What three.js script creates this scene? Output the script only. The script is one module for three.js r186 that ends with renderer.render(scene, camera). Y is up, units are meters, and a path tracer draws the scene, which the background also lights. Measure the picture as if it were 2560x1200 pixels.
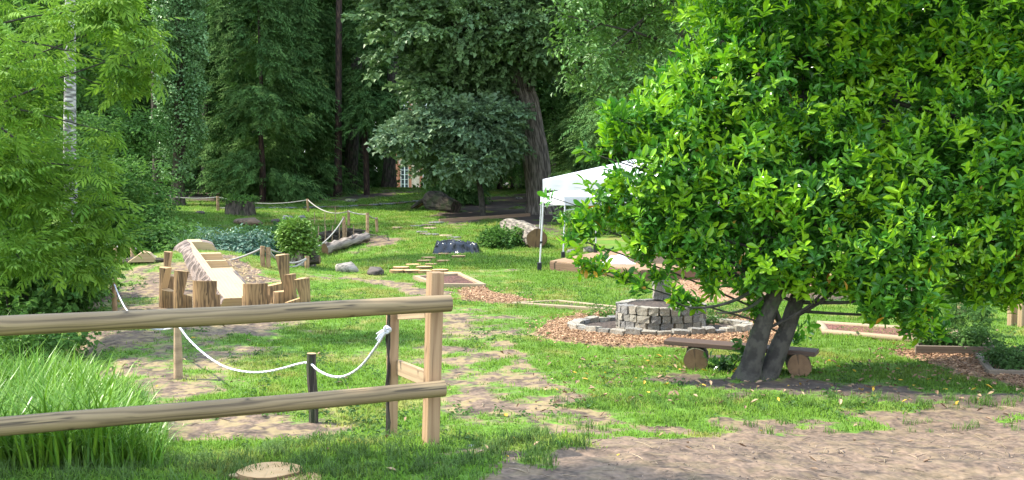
import * as THREE from 'three';
import { mergeGeometries, mergeVertices } from 'three/addons/utils/BufferGeometryUtils.js';
import { Brush, Evaluator, SUBTRACTION } from 'three-bvh-csg';

// ---------------------------------------------------------------- camera, sky, sun, exposure
const scene = new THREE.Scene();
const EYE = new THREE.Vector3(0, 2.1, 0), FOC = 2823, TILT = Math.atan(155 / FOC);   // a level horizon a little above the middle of the frame
const camera = new THREE.PerspectiveCamera(2 * Math.atan(600 / FOC) * 180 / Math.PI, 2560 / 1200, 0.1, 600);
camera.position.copy(EYE); camera.rotation.x = -TILT;
const renderer = new THREE.WebGLRenderer({ antialias: true });
renderer.toneMapping = THREE.LinearToneMapping;
renderer.toneMappingExposure = 2.3;
renderer.shadowMap.enabled = true;
const SUN = new THREE.Vector3(-0.84, 1.0, -0.13).normalize();
const sun = new THREE.DirectionalLight(new THREE.Color().setRGB(1, 0.94, 0.83), 4.4);
sun.position.copy(SUN).multiplyScalar(80).add(new THREE.Vector3(0, 0, -25)); sun.target.position.set(0, 0, -25);
sun.castShadow = true; sun.shadow.radius = 1.6; sun.shadow.mapSize.set(4096, 4096);
Object.assign(sun.shadow.camera, { left: -45, right: 45, top: 45, bottom: -45, near: 1, far: 220 });
scene.add(sun, sun.target);
{ // summer sky: blue overhead, pale towards the horizon, thin bright cloud
  const W = 512, H = 256, data = new Float32Array(W * H * 4);
  for (let j = 0; j < H; j++) for (let i = 0; i < W; i++) {
    const el = ((j + 0.5) / H - 0.5) * Math.PI, az = (i + 0.5) / W * Math.PI * 2, y = Math.max(0, Math.sin(el));
    const t = Math.pow(1 - y, 2.2);
    const c = Math.max(0, Math.sin(az * 3 + 2 * Math.sin(el * 5)) * Math.sin(el * 9 + Math.cos(az * 2) * 2)) * 0.55;
    const o = (j * W + i) * 4, mixc = (a, b) => (a + (b - a) * t);
    const r = mixc(0.56, 1.2), g = mixc(0.8, 1.28), b = mixc(1.22, 1.38);
    data[o] = r + (1.6 - r) * c; data[o + 1] = g + (1.6 - g) * c; data[o + 2] = b + (1.62 - b) * c; data[o + 3] = 1;
  }
  const t = new THREE.DataTexture(data, W, H, THREE.RGBAFormat, THREE.FloatType);
  t.mapping = THREE.EquirectangularReflectionMapping; t.magFilter = t.minFilter = THREE.LinearFilter; t.needsUpdate = true;
  scene.background = t; scene.environment = t; scene.environmentIntensity = 1.0; scene.backgroundIntensity = 1.0;
}

// ---------------------------------------------------------------- numbers
function rng(seed) { let a = seed >>> 0; return () => { a = (a + 0x6D2B79F5) | 0; let t = Math.imul(a ^ (a >>> 15), 1 | a); t = (t + Math.imul(t ^ (t >>> 7), 61 | t)) ^ t; return ((t ^ (t >>> 14)) >>> 0) / 4294967296; }; }
const V = (x, y, z) => new THREE.Vector3(x, y, z);
const clamp = (x, a = 0, b = 1) => Math.min(b, Math.max(a, x)), lerp = (a, b, t) => a + (b - a) * t;
const sst = (a, b, x) => { const t = clamp((x - a) / (b - a)); return t * t * (3 - 2 * t); };
const hsh = (i, j, k = 0) => { let n = Math.imul(i | 0, 374761393) ^ Math.imul(j | 0, 668265263) ^ Math.imul(k | 0, 2147483647 ^ 0x27d4eb2f); n = Math.imul(n ^ (n >>> 13), 1274126177); return ((n ^ (n >>> 16)) >>> 0) / 4294967296; };
function vn(x, y, p = 0, q = 0, s = 0) {           // value noise, periodic over p by q where given
  const i = Math.floor(x), j = Math.floor(y), fx = x - i, fy = y - j, u = fx * fx * (3 - 2 * fx), v = fy * fy * (3 - 2 * fy);
  const w = (a, m) => m ? ((a % m) + m) % m : a, a = w(i, p), b = w(i + 1, p), c = w(j, q), d = w(j + 1, q);
  return lerp(lerp(hsh(a, c, s), hsh(b, c, s), u), lerp(hsh(a, d, s), hsh(b, d, s), u), v);
}
function fbm(x, y, o = 4, s = 0) { { const q = x * 0.8 - y * 0.6; y = x * 0.6 + y * 0.8; x = q; } let t = 0, a = 0.5, n = 0; for (let k = 0; k < o; k++) { t += a * vn(x, y, 0, 0, s + k); n += a; const q = x * 1.62 - y * 1.22 + 3.7; y = x * 1.22 + y * 1.62 - 1.3; x = q; a *= 0.5; } return t / n; }
function pf(u, v, p, q, o = 4, s = 0) { let t = 0, a = 0.5, n = 0; for (let k = 0; k < o; k++) { t += a * vn(u * p, v * q, p, q, s + k); n += a; p *= 2; q *= 2; a *= 0.5; } return t / n; }
function vn3(x, y, z, s = 0) { const k = Math.floor(z), f = z - k, u = f * f * (3 - 2 * f); return lerp(vn(x, y, 0, 0, s + k * 17), vn(x, y, 0, 0, s + (k + 1) * 17), u); }

// a pixel of the 2560 x 1200 view at a depth, or where it meets the ground
function ray(px, py) { const u = (px - 1280) / FOC, v = (600 - py) / FOC, c = Math.cos(TILT), s = Math.sin(TILT); return V(u, v * c - s, -v * s - c); }
function at(px, py, d) { const r = ray(px, py); return r.multiplyScalar(d / -r.z).add(EYE); }
const X = (px, d) => (px - 1280) / FOC * d;
function ground(x, z) {
  const d = -z;
  const e = Math.min(d, 58) - 33; let h = 0.0625 * (e + Math.sqrt(e * e + 4)) / 2 - 0.01;
  if (d > 60) h -= 0.9 * sst(62, 100, d);
  const nl = 0.85 * sst(-1.1, -2.4, x); h += 0.25 * (1 - sst(7.6 - nl, 9.4 - nl, d)) * (1 - 0.6 * sst(0.5, 3, x));
  const edge = -2.75 - (d - 9.1) * 0.42;                                             // the reed hollow on the left
  h -= 0.62 * sst(0, 1.7, edge - x) * sst(7.0, 8.3, d) * (1 - sst(17, 22, d));
  h += 0.55 * Math.exp(-(((x + 6.9) / 2.0) ** 2) - (((d - 24.2) / 2.6) ** 2));        // mound under the carved log
  h -= 0.75 * Math.exp(-(((x + 7.2) / 3.2) ** 2) - (((d - 33) / 3.6) ** 2));          // pond hollow behind it
  h += 0.9 * sst(9, 14, -x) * sst(20, 30, d) * (1 - sst(36, 46, d));                  // bank on the far left
  h += 0.035 * (fbm(x * 0.9, z * 0.9, 3, 5) - 0.5) * 2;
  return h;
}
function G(px, py) { const r = ray(px, py); r.multiplyScalar(1 / -r.z); let d = 3; for (let st = 0.25; st > 0.0005; st /= 5) { while (d < 200) { const p = r.clone().multiplyScalar(d).add(EYE); if (p.y < ground(p.x, p.z)) break; d += st; } d -= st; } const p = r.multiplyScalar(d).add(EYE); p.y = ground(p.x, p.z); return p; }
const onG = (x, z, dy = 0) => V(x, ground(x, z) + dy, z);

// ---------------------------------------------------------------- names and tags
const taken = new Map();
function numbered(n) { const k = taken.get(n) || 0; taken.set(n, k + 1); return k ? n + '_' + String(k).padStart(3, '0') : n; }
function tag(o, label, category, group, kind) { Object.assign(o.userData, { label, category }); if (group) o.userData.group = group; if (kind) o.userData.kind = kind; return o; }
function thing(name, label, category, pos = V(0, 0, 0), turn = 0, group, kind) { const o = new THREE.Group(); o.name = numbered(name); o.position.copy(pos); o.rotation.y = turn; scene.add(o); return tag(o, label, category, group, kind); }
function mesh(name, geo, mat, parent = scene) { const m = new THREE.Mesh(geo, mat); m.name = parent === scene ? numbered(name) : name; m.castShadow = m.receiveShadow = true; parent.add(m); return m; }
function single(name, geo, mat, label, category, pos, turn = 0, group) { const m = mesh(name, geo, mat); if (pos) m.position.copy(pos); m.rotation.y = turn; return tag(m, label, category, group); }
function copies(name, geo, mat, list, parent = scene, kind = 'stuff') {             // list of [Matrix4, Color]
  const m = new THREE.InstancedMesh(geo, mat, list.length); m.name = parent === scene ? numbered(name) : name;
  list.forEach(([mx, c], i) => { m.setMatrixAt(i, mx); if (c) m.setColorAt(i, c); });
  m.castShadow = m.receiveShadow = true; if (kind) m.userData.kind = kind; parent.add(m); return m;
}
const ORD = ['first', 'second', 'third', 'fourth', 'fifth', 'sixth', 'seventh', 'eighth', 'ninth', 'tenth', 'eleventh', 'twelfth', 'thirteenth', 'fourteenth', 'fifteenth', 'sixteenth', 'seventeenth', 'eighteenth'];

// ---------------------------------------------------------------- textures and materials
const toS = (c) => 255 * (c <= 0.0031308 ? 12.92 * c : 1.055 * Math.pow(c, 1 / 2.4) - 0.055);
const LUT = new Uint8Array(4097); for (let i = 0; i <= 4096; i++) LUT[i] = Math.round(toS(i / 4096));
function tex(w, h, fn, srgb = true) {
  const d = new Uint8Array(w * h * 4);
  for (let j = 0; j < h; j++) for (let i = 0; i < w; i++) {
    const c = fn((i + 0.5) / w, (j + 0.5) / h), o = (j * w + i) * 4;
    for (let k = 0; k < 3; k++) d[o + k] = srgb ? LUT[(clamp(c.length ? c[k] : c) * 4096) | 0] : clamp(c.length ? c[k] : c) * 255;
    d[o + 3] = 255;
  }
  const t = new THREE.DataTexture(d, w, h); t.wrapS = t.wrapT = THREE.RepeatWrapping; t.magFilter = THREE.LinearFilter; t.minFilter = THREE.LinearMipmapLinearFilter; t.generateMipmaps = true;
  if (srgb) t.colorSpace = THREE.SRGBColorSpace; t.needsUpdate = true; return t;
}
const mix3 = (a, b, t) => [lerp(a[0], b[0], t), lerp(a[1], b[1], t), lerp(a[2], b[2], t)];
const mul3 = (a, s) => [a[0] * s, a[1] * s, a[2] * s];
const rep = (t, x, y) => { const c = t.clone(); c.repeat.set(x, y); c.needsUpdate = true; return c; };
const std = (o) => new THREE.MeshStandardMaterial({ roughness: 0.85, ...o });
const rgb = (r, g, b) => new THREE.Color().setRGB(r, g, b);

// u runs along the grain; knots sit at seeded places
function woodTex(base, dark, seed, { knots = 4, lines = 16, contrast = 1, stain = 0, stainCol = [0.05, 0.035, 0.02], warp = 0.05, sharp = 2, cracks = 0 } = {}) {
  const R = rng(seed), K = Array.from({ length: knots }, () => [R(), R(), 0.018 + R() * 0.02]);
  const f = (u, v) => {
    let dv = 0, k = 0;
    for (const [ku, kv, kr] of K) { let du = u - ku, d2 = v - kv; du -= Math.round(du); d2 -= Math.round(d2); const r = Math.hypot(du * 4.5, d2) / kr; dv += 0.05 * Math.sign(d2 || 1) * Math.exp(-r * r * 0.12); k = Math.max(k, Math.exp(-r * r * 0.9)); }
    const vv = v + dv + warp * (pf(u, v, 3, 4, 3, seed) - 0.5);
    const ring = 0.5 + 0.5 * Math.sin(vv * lines * Math.PI * 2 + 4 * pf(u, v, 2, 2, 2, seed + 9));
    const fine = pf(u, v, 6, 150, 2, seed + 20), blot = pf(u, v, 5, 3, 3, seed + 31), st = stain ? sst(0.52, 0.66, pf(u, v, 4, 14, 3, seed + 40)) * stain : 0;
    const ck = cracks * sst(0.03, 0.0, Math.abs(pf(u, v, 2, 9, 3, seed + 50) - 0.5)) * sst(0.5, 0.6, pf(u, v, 4, 6, 2, seed + 55)); return [ring, fine, blot, Math.max(k, ck), st];
  };
  return {
    map: tex(512, 512, (u, v) => { const [r, fi, b, k, st] = f(u, v); let c = mix3(base, dark, clamp(contrast * (0.42 * Math.pow(r, sharp) + 0.4 * (fi - 0.4) + 0.5 * (b - 0.45)))); c = mix3(c, stainCol, st); return mix3(c, mul3(dark, 0.4), k * 0.85); }),
    bumpMap: tex(512, 512, (u, v) => { const [r, fi, , k] = f(u, v); return 0.5 + 0.2 * (fi - 0.5) - 0.15 * r - 0.2 * k; }, false),
  };
}
const wood = (base, dark, seed, o = {}, bump = 0.004, rough = 0.8) => { const t = woodTex(base, dark, seed, o); return std({ ...t, bumpScale: bump, roughness: rough }); };
function barkMat(base, dark, seed, { p = 14, q = 4, moss = 0, bump = 0.03, pale = null } = {}) {
  const f = (u, v) => { const w = 0.25 * (pf(u, v, 4, 4, 3, seed) - 0.5), r = pf(u + w * 0.2, v, p, q, 4, seed + 3); return sst(0.3, 0.7, r); };
  return std({
    roughness: 0.95, bumpScale: bump,
    map: tex(512, 512, (u, v) => { const r = f(u, v), b = pf(u, v, 3, 3, 4, seed + 60); let c = mul3(mix3(dark, base, r), 0.75 + 0.5 * b); if (moss) c = mix3(c, [0.045, 0.075, 0.02], moss * sst(0.5, 0.7, pf(u, v, 4, 6, 4, seed + 80))); if (pale) c = mix3(c, pale, sst(0.5, 0.62, pf(u, v, 5, 7, 4, seed + 90))); return c; }),
    bumpMap: tex(512, 512, (u, v) => f(u, v), false),
  });
}
const ringTex = (base, dark, seed) => tex(256, 256, (u, v) => {                       // sawn log end, centred
  const x = u - 0.48, y = v - 0.52, r = Math.hypot(x, y) + 0.03 * (pf(u, v, 4, 4, 3, seed) - 0.5), a = Math.atan2(y, x);
  const g = 0.5 + 0.5 * Math.sin(r * 120), crack = sst(0.9, 0.98, vn(a * 4 + 9, 3, 0, 0, seed)) * sst(0.03, 0.1, r);
  return mul3(mix3(base, dark, clamp(0.3 * g + 0.7 * (pf(u, v, 6, 6, 4, seed + 4) - 0.35) + 0.5 * sst(0.44, 0.5, r))), 1 - 0.55 * crack);
});
const M = {
  rail: wood([0.285, 0.2, 0.1], [0.085, 0.055, 0.027], 11, { knots: 7, lines: 7, contrast: 1.4, warp: 0.34, sharp: 3, cracks: 1 }, 0.005, 0.72),
  post: wood([0.38, 0.24, 0.125], [0.2, 0.11, 0.05], 21, { knots: 4, lines: 7, contrast: 1.1, warp: 0.12, cracks: 1 }, 0.003, 0.75),
  board: wood([0.40, 0.28, 0.16], [0.17, 0.11, 0.06], 23, { knots: 2, lines: 7 }, 0.003, 0.8),
  fresh: wood([0.5, 0.355, 0.19], [0.34, 0.21, 0.09], 31, { knots: 3, lines: 8, contrast: 0.8 }, 0.003, 0.7),
  seatwood: wood([0.47, 0.30, 0.14], [0.32, 0.18, 0.07], 37, { knots: 3, lines: 8, contrast: 0.9 }, 0.003, 0.75),
  seatbark: wood([0.33, 0.205, 0.09], [0.12, 0.068, 0.03], 39, { knots: 4, lines: 10, contrast: 1.4, warp: 0.2, cracks: 1, stain: 0.55, stainCol: [0.035, 0.022, 0.013] }, 0.012, 0.9),
  deck: wood([0.34, 0.215, 0.125], [0.21, 0.125, 0.07], 41, { knots: 3, lines: 9, contrast: 0.8 }, 0.002, 0.75),
  deckside: wood([0.17, 0.1, 0.055], [0.085, 0.05, 0.028], 43, { knots: 3, lines: 9 }, 0.002, 0.8),
  sleeper: wood([0.36, 0.27, 0.165], [0.19, 0.135, 0.08], 47, { knots: 3, lines: 8 }, 0.004, 0.85),
  grey: wood([0.20, 0.155, 0.11], [0.075, 0.055, 0.04], 51, { knots: 3, lines: 10 }, 0.005, 0.9),
  darkplank: wood([0.095, 0.055, 0.035], [0.04, 0.024, 0.016], 53, { knots: 2, lines: 10 }, 0.003, 0.7),
  bark: barkMat([0.115, 0.09, 0.065], [0.03, 0.022, 0.016], 61, { moss: 0.5 }), barkold: barkMat([0.27, 0.225, 0.175], [0.085, 0.067, 0.052], 62, { p: 18, q: 3, moss: 0.15, bump: 0.04 }),
  barkred: barkMat([0.105, 0.062, 0.04], [0.03, 0.018, 0.012], 65, {}),
  barkgrey: barkMat([0.24, 0.185, 0.15], [0.075, 0.053, 0.042], 67, { p: 12, q: 9, bump: 0.03, pale: [0.3, 0.215, 0.165] }),
  barksmooth: barkMat([0.075, 0.066, 0.05], [0.035, 0.03, 0.023], 71, { p: 10, q: 14, moss: 0.45, bump: 0.006 }),
  birch: barkMat([0.42, 0.40, 0.35], [0.10, 0.09, 0.08], 73, { p: 4, q: 16, bump: 0.008 }),
  deadlog: barkMat([0.29, 0.235, 0.185], [0.065, 0.046, 0.035], 75, { p: 16, q: 3, bump: 0.02 }),
  end: std({ map: ringTex([0.2, 0.115, 0.055], [0.085, 0.048, 0.024], 81), roughness: 0.85 }),
  endfresh: std({ map: ringTex([0.66, 0.42, 0.2], [0.46, 0.23, 0.08], 83), roughness: 0.8 }),
  endpale: std({ map: ringTex([0.5, 0.34, 0.16], [0.32, 0.19, 0.08], 85), roughness: 0.8 }),
  rope: std({ color: rgb(0.6, 0.6, 0.61), roughness: 0.85, bumpScale: 0.004, bumpMap: tex(64, 64, (u, v) => { const t = (u * 2 + v) % 1; return Math.abs(t - 0.5) * 2; }, false) }),
  ropegrey: std({ color: rgb(0.36, 0.33, 0.28), roughness: 0.9 }),
  cloth: new THREE.MeshPhysicalMaterial({ color: rgb(0.66, 0.67, 0.69), roughness: 0.9, transmission: 0.25, thickness: 0, side: THREE.DoubleSide }),
  metal: std({ color: rgb(0.55, 0.56, 0.56), roughness: 0.45, metalness: 0.4 }),
  black: std({ color: rgb(0.015, 0.015, 0.016), roughness: 0.6 }),
  tarp: std({ color: rgb(0.028, 0.031, 0.038), roughness: 0.22, side: THREE.DoubleSide }),
  white: std({ color: rgb(0.78, 0.79, 0.8), roughness: 0.75, side: THREE.DoubleSide }),
};
function speckle(a, b, c, seed, n = 60, bump = 0.02, rough = 0.95) {
  const f = (u, v) => pf(u, v, n, n, 3, seed);
  return std({ roughness: rough, bumpScale: bump, map: tex(512, 512, (u, v) => { const k = f(u, v), m = pf(u, v, 5, 5, 3, seed + 7); return mul3(k > 0.5 ? mix3(b, c, sst(0.5, 0.75, k)) : mix3(a, b, sst(0.25, 0.5, k)), 0.7 + 0.6 * m); }), bumpMap: tex(512, 512, f, false) });
}
M.soil = speckle([0.025, 0.017, 0.012], [0.06, 0.041, 0.03], [0.12, 0.085, 0.06], 91, 50);
M.mulch = speckle([0.05, 0.018, 0.012], [0.17, 0.062, 0.04], [0.30, 0.13, 0.085], 95, 50);
M.mulchdark = speckle([0.035, 0.014, 0.01], [0.10, 0.04, 0.028], [0.17, 0.075, 0.052], 97, 50);
const stoneMat = (r, g, b, s) => speckle([r * 0.45, g * 0.45, b * 0.45], [r, g, b], [r * 1.3, g * 1.28, b * 1.25], s, 16, 0.012, 0.92);
M.stones = [stoneMat(0.34, 0.31, 0.255, 101), stoneMat(0.42, 0.365, 0.28, 103), stoneMat(0.3, 0.28, 0.25, 105), stoneMat(0.45, 0.4, 0.31, 107)];
M.rockgrey = stoneMat(0.27, 0.24, 0.2, 109); M.rockbrown = stoneMat(0.20, 0.135, 0.085, 111); M.rockdark = stoneMat(0.085, 0.068, 0.056, 113); M.slab = stoneMat(0.23, 0.225, 0.20, 115); M.moss = stoneMat(0.17, 0.18, 0.10, 117);

// ---------------------------------------------------------------- shapes
function tube(pts, radii, { sides = 10, wob = 0.06, seed = 1, caps = false, vscale = 1, uscale = null } = {}) {
  const n = pts.length, pos = [], uv = [], idx = []; let side = V(1, 0, 0), len = 0;
  const first = pts[1].clone().sub(pts[0]).normalize(); if (Math.abs(first.x) > 0.9) side.set(0, 0, 1);
  for (let i = 0; i < n; i++) {
    const t = (i === 0 ? pts[1].clone().sub(pts[0]) : i === n - 1 ? pts[i].clone().sub(pts[i - 1]) : pts[i + 1].clone().sub(pts[i - 1])).normalize();
    side.sub(t.clone().multiplyScalar(side.dot(t))).normalize(); const up = t.clone().cross(side);
    if (i) len += pts[i].distanceTo(pts[i - 1]);
    for (let k = 0; k <= sides; k++) {
      const a = k / sides * Math.PI * 2, q = k % sides, r = radii[i] * (1 + wob * (2 * vn(q * 0.9, len * 1.3 / Math.max(radii[i] * 3, 0.05), sides, 0, seed) - 1));
      pos.push(...pts[i].clone().addScaledVector(side, Math.cos(a) * r).addScaledVector(up, Math.sin(a) * r)); uv.push(uscale ? k / sides * uscale : k / sides * Math.max(1, Math.round(radii[0] * 6.3)), len * vscale);
    }
  }
  const w = sides + 1;
  for (let i = 0; i < n - 1; i++) for (let k = 0; k < sides; k++) { const a = i * w + k, b = a + w; idx.push(a, a + 1, b, b, a + 1, b + 1); }
  const g = new THREE.BufferGeometry(); g.setAttribute('position', new THREE.Float32BufferAttribute(pos, 3)); g.setAttribute('uv', new THREE.Float32BufferAttribute(uv, 2)); g.setIndex(idx); g.computeVertexNormals();
  { const nn = g.attributes.normal; for (let i = 0; i < n; i++) { const a = i * w, b = a + sides, v = V(nn.getX(a) + nn.getX(b), nn.getY(a) + nn.getY(b), nn.getZ(a) + nn.getZ(b)).normalize(); nn.setXYZ(a, v.x, v.y, v.z); nn.setXYZ(b, v.x, v.y, v.z); } }
  if (!caps) return g;
  const cap = (i, flip) => { const p = [], u = [], ix = [], c = V(0, 0, 0); for (let k = 0; k < sides; k++) c.add(V(...pos.slice((i * w + k) * 3, (i * w + k) * 3 + 3))); c.divideScalar(sides); p.push(...c); u.push(0.5, 0.5);
    for (let k = 0; k < sides; k++) { p.push(...pos.slice((i * w + k) * 3, (i * w + k) * 3 + 3)); const a = k / sides * Math.PI * 2; u.push(0.5 + 0.48 * Math.cos(a), 0.5 + 0.48 * Math.sin(a)); ix.push(...(flip ? [0, 1 + (k + 1) % sides, 1 + k] : [0, 1 + k, 1 + (k + 1) % sides])); }
    const c2 = new THREE.BufferGeometry(); c2.setAttribute('position', new THREE.Float32BufferAttribute(p, 3)); c2.setAttribute('uv', new THREE.Float32BufferAttribute(u, 2)); c2.setIndex(ix); c2.computeVertexNormals(); return c2; };
  return { side: g, caps: [cap(0, true), cap(n - 1, false)] };
}
// log with sawn ends: one mesh, bark and end grain
function logGeo(pts, radii, o) { const t = tube(pts, radii, { ...o, caps: true }); const g = mergeGeometries([t.side, ...t.caps], true); g.groups.forEach((q, i) => q.materialIndex = i ? 1 : 0); return g; }
function jitterBox(w, h, d, seed, { seg = 2, round = 0.3, jit = 0.06 } = {}) {        // a rough block of stone, 48 faces
  const g = mergeVertices(new THREE.BoxGeometry(1, 1, 1, seg, seg, seg).deleteAttribute('normal').deleteAttribute('uv')), p = g.attributes.position, uv = [];
  for (let i = 0; i < p.count; i++) { const v = V(p.getX(i), p.getY(i), p.getZ(i)); const s = v.clone().normalize().multiplyScalar(0.62); v.lerp(s, round); v.x += (hsh(i, seed, 1) - 0.5) * jit * 2; v.y += (hsh(i, seed, 2) - 0.5) * jit * 2; v.z += (hsh(i, seed, 3) - 0.5) * jit * 2; p.setXYZ(i, v.x * w, v.y * h, v.z * d); uv.push((v.x + v.z * 0.7) * w * 3 + hsh(seed, 5), (v.y + v.z * 0.5) * h * 3 + hsh(seed, 6)); }
  g.setAttribute('uv', new THREE.Float32BufferAttribute(uv, 2)); g.computeVertexNormals(); return g;
}
function boulder(w, h, d, seed, amp = 0.18, det = 3) {                                  // faceted rock standing on y = 0
  const g = mergeVertices(new THREE.IcosahedronGeometry(0.5, det).deleteAttribute('normal').deleteAttribute('uv')), p = g.attributes.position, uv = [];
  for (let i = 0; i < p.count; i++) { const v = V(p.getX(i), p.getY(i), p.getZ(i)); let s = 1 + amp * (2 * vn3(v.x * 3 + 7, v.y * 3, v.z * 3 + 3, seed) - 1) + amp * 0.4 * (2 * vn3(v.x * 8, v.y * 8, v.z * 8, seed + 9) - 1); v.multiplyScalar(s); for (const [a, b, c, m] of [[0.5, 0.7, 0.5, 0.36], [-0.8, 0.5, 0.3, 0.38], [0.1, 0.95, -0.2, 0.33], [0.9, 0.1, 0.4, 0.4], [-0.2, 0.3, 0.93, 0.38]]) { const k = v.x * a + v.y * b + v.z * c - m; if (k > 0) { v.x -= a * k; v.y -= b * k; v.z -= c * k; } } v.y = Math.max(v.y, -0.3); p.setXYZ(i, v.x * w, (v.y + 0.3) / 0.75 * h, v.z * d); uv.push((v.x + v.z * 0.6) * w * 1.5, (v.y + v.z * 0.4) * h * 1.5); }
  g.setAttribute('uv', new THREE.Float32BufferAttribute(uv, 2)); g.computeVertexNormals(); return g;
}
function box(w, h, d, b = 0.006) {                                                     // chamfered box, grain (u) along its longest side, in metres
  const s = new THREE.Shape(), x = w / 2 - b, y = h / 2 - b; s.moveTo(-x, -y); s.lineTo(x, -y); s.lineTo(x, y); s.lineTo(-x, y);
  const g = new THREE.ExtrudeGeometry(s, { depth: Math.max(0.001, d - 2 * b), bevelEnabled: true, bevelThickness: b, bevelSize: b, bevelSegments: 1 }); g.translate(0, 0, -d / 2 + b); return grain(g, w, h, d);
}
function grain(g, w, h, d, off = 0) {
  const p = g.attributes.position, n = g.attributes.normal, uv = [], L = w >= h && w >= d ? 0 : h >= d ? 1 : 2;
  for (let i = 0; i < p.count; i++) { const c = [p.getX(i), p.getY(i), p.getZ(i)], m = [n.getX(i), n.getY(i), n.getZ(i)].map(Math.abs), rest = [0, 1, 2].filter((k) => k !== L), a = m[rest[0]] > m[rest[1]] ? rest[1] : rest[0]; if (m[L] > 0.8) uv.push(c[rest[0]] * 0.3, c[rest[1]] * 2.5); else uv.push(c[L] * 0.55 + off, c[a] * 2.2 + off * 0.37 + (a === rest[0] ? 0 : 0.4)); }
  g.setAttribute('uv', new THREE.Float32BufferAttribute(uv, 2)); return g;
}
function shiftUV(g, a, b) { const c = g.clone(), u = c.attributes.uv; for (let i = 0; i < u.count; i++) u.setXY(i, u.getX(i) + a, u.getY(i) + b); return c; }
const sag = (a, b, drop, n = 14) => Array.from({ length: n + 1 }, (_, i) => { const t = i / n; return a.clone().lerp(b, t).add(V(0, -drop * 4 * t * (1 - t), 0)); });
const smooth = (pts, n) => new THREE.CatmullRomCurve3(pts).getPoints(n);

// ---------------------------------------------------------------- the ground: what grows or lies where
function zone(pts, flat = false) {                                                   // signed distance to an outline, negative inside
  const P = flat ? pts : pts.map(([a, b]) => { const g = G(a, b); return [g.x, g.z]; }), bb = [1e9, 1e9, -1e9, -1e9];
  for (const [x, z] of P) { bb[0] = Math.min(bb[0], x); bb[1] = Math.min(bb[1], z); bb[2] = Math.max(bb[2], x); bb[3] = Math.max(bb[3], z); }
  return (x, z) => {
    if (x < bb[0] - 2 || x > bb[2] + 2 || z < bb[1] - 2 || z > bb[3] + 2) return 9;
    let inside = false, m = 1e9;
    for (let i = 0, j = P.length - 1; i < P.length; j = i++) { const [ax, az] = P[j], [bx, bz] = P[i]; if ((bz > z) !== (az > z) && x < (ax - bx) * (z - bz) / (az - bz) + bx) inside = !inside; const dx = bx - ax, dz = bz - az, t = clamp(((x - ax) * dx + (z - az) * dz) / (dx * dx + dz * dz + 1e-9)); m = Math.min(m, Math.hypot(x - ax - dx * t, z - az - dz * t)); }
    return inside ? -m : m;
  };
}
function trail(pts, w) { const P = pts.map(([a, b]) => { const g = G(a, b); return [g.x, g.z]; }); return (x, z) => { let m = 9; for (let i = 1; i < P.length; i++) { const [ax, az] = P[i - 1], [bx, bz] = P[i], dx = bx - ax, dz = bz - az, t = clamp(((x - ax) * dx + (z - az) * dz) / (dx * dx + dz * dz)); m = Math.min(m, Math.hypot(x - ax - dx * t, z - az - dz * t)); } return m - w; }; }
const RING = [2.05, -15.55];
const Z = {
  track: zone([[1240, 1205], [1330, 1150], [1480, 1105], [1640, 1080], [1800, 1072], [2000, 1066], [2200, 1050], [2400, 1025], [2560, 1008], [2900, 990], [3300, 1500], [1100, 1500]]),
  path: trail([[1135, 790], [1155, 850], [1185, 920], [1215, 985], [1290, 1050], [1420, 1080], [1560, 1095]], 0.42),
  path2: trail([[1255, 860], [1330, 930], [1420, 1010], [1600, 1070]], 0.12),
  slope: zone([[120, 760], [260, 680], [420, 640], [560, 660], [700, 700], [760, 800], [640, 850], [560, 930], [480, 1000], [500, 1110], [360, 1090], [240, 900]]),
  bareslope: zone([[480, 1120], [560, 1040], [720, 1030], [840, 1070], [780, 1110], [600, 1130]]),
  chipsA: zone([[1345, 838], [1370, 812], [1440, 795], [1520, 785], [1800, 780], [1920, 800], [1975, 830], [1960, 850], [1850, 872], [1640, 868], [1480, 862], [1390, 856]]),
  chipsB: zone([[1150, 728], [1200, 722], [1260, 740], [1330, 756], [1270, 762], [1170, 750]]),
  chipsC: zone([[1640, 740], [1700, 700], [1900, 690], [2300, 690], [2320, 740], [1900, 752], [1760, 758]]),
  chipsD: zone([[2240, 885], [2290, 876], [2500, 880], [2700, 900], [2760, 990], [2560, 968], [2430, 948], [2330, 905]]),
  bark: zone([[830, 690], [940, 700], [1030, 708], [1140, 735], [1060, 742], [960, 715]]),
  sawdust: zone([[530, 650], [580, 640], [640, 675], [680, 700], [640, 705], [590, 690]]),
  litter: zone([[1590, 952], [1700, 938], [1880, 950], [2100, 952], [2330, 975], [2560, 985], [2560, 1004], [2300, 1004], [2000, 992], [1760, 980]]),
  wood: zone([[1085, 548], [1110, 505], [1340, 480], [1420, 500], [1420, 590], [1330, 575], [1240, 548], [1120, 560]]),
  wood2: zone([[420, 500], [440, 490], [700, 484], [860, 488], [1000, 474], [1010, 484], [940, 496], [800, 502], [600, 508]]),
  worn: zone([[905, 606], [940, 590], [1010, 596], [990, 612], [930, 616]]),
};
const chipZones = [[Z.chipsA, 0], [Z.chipsB, 0], [Z.chipsC, 0], [Z.chipsD, 1]];
const chipsAt = (x, z) => { let m = 9; for (const [f] of chipZones) m = Math.min(m, f(x, z)); return sst(0.12, -0.12, m + 0.3 * (fbm(x * 3, z * 3, 2, 77) - 0.5)); };
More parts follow.
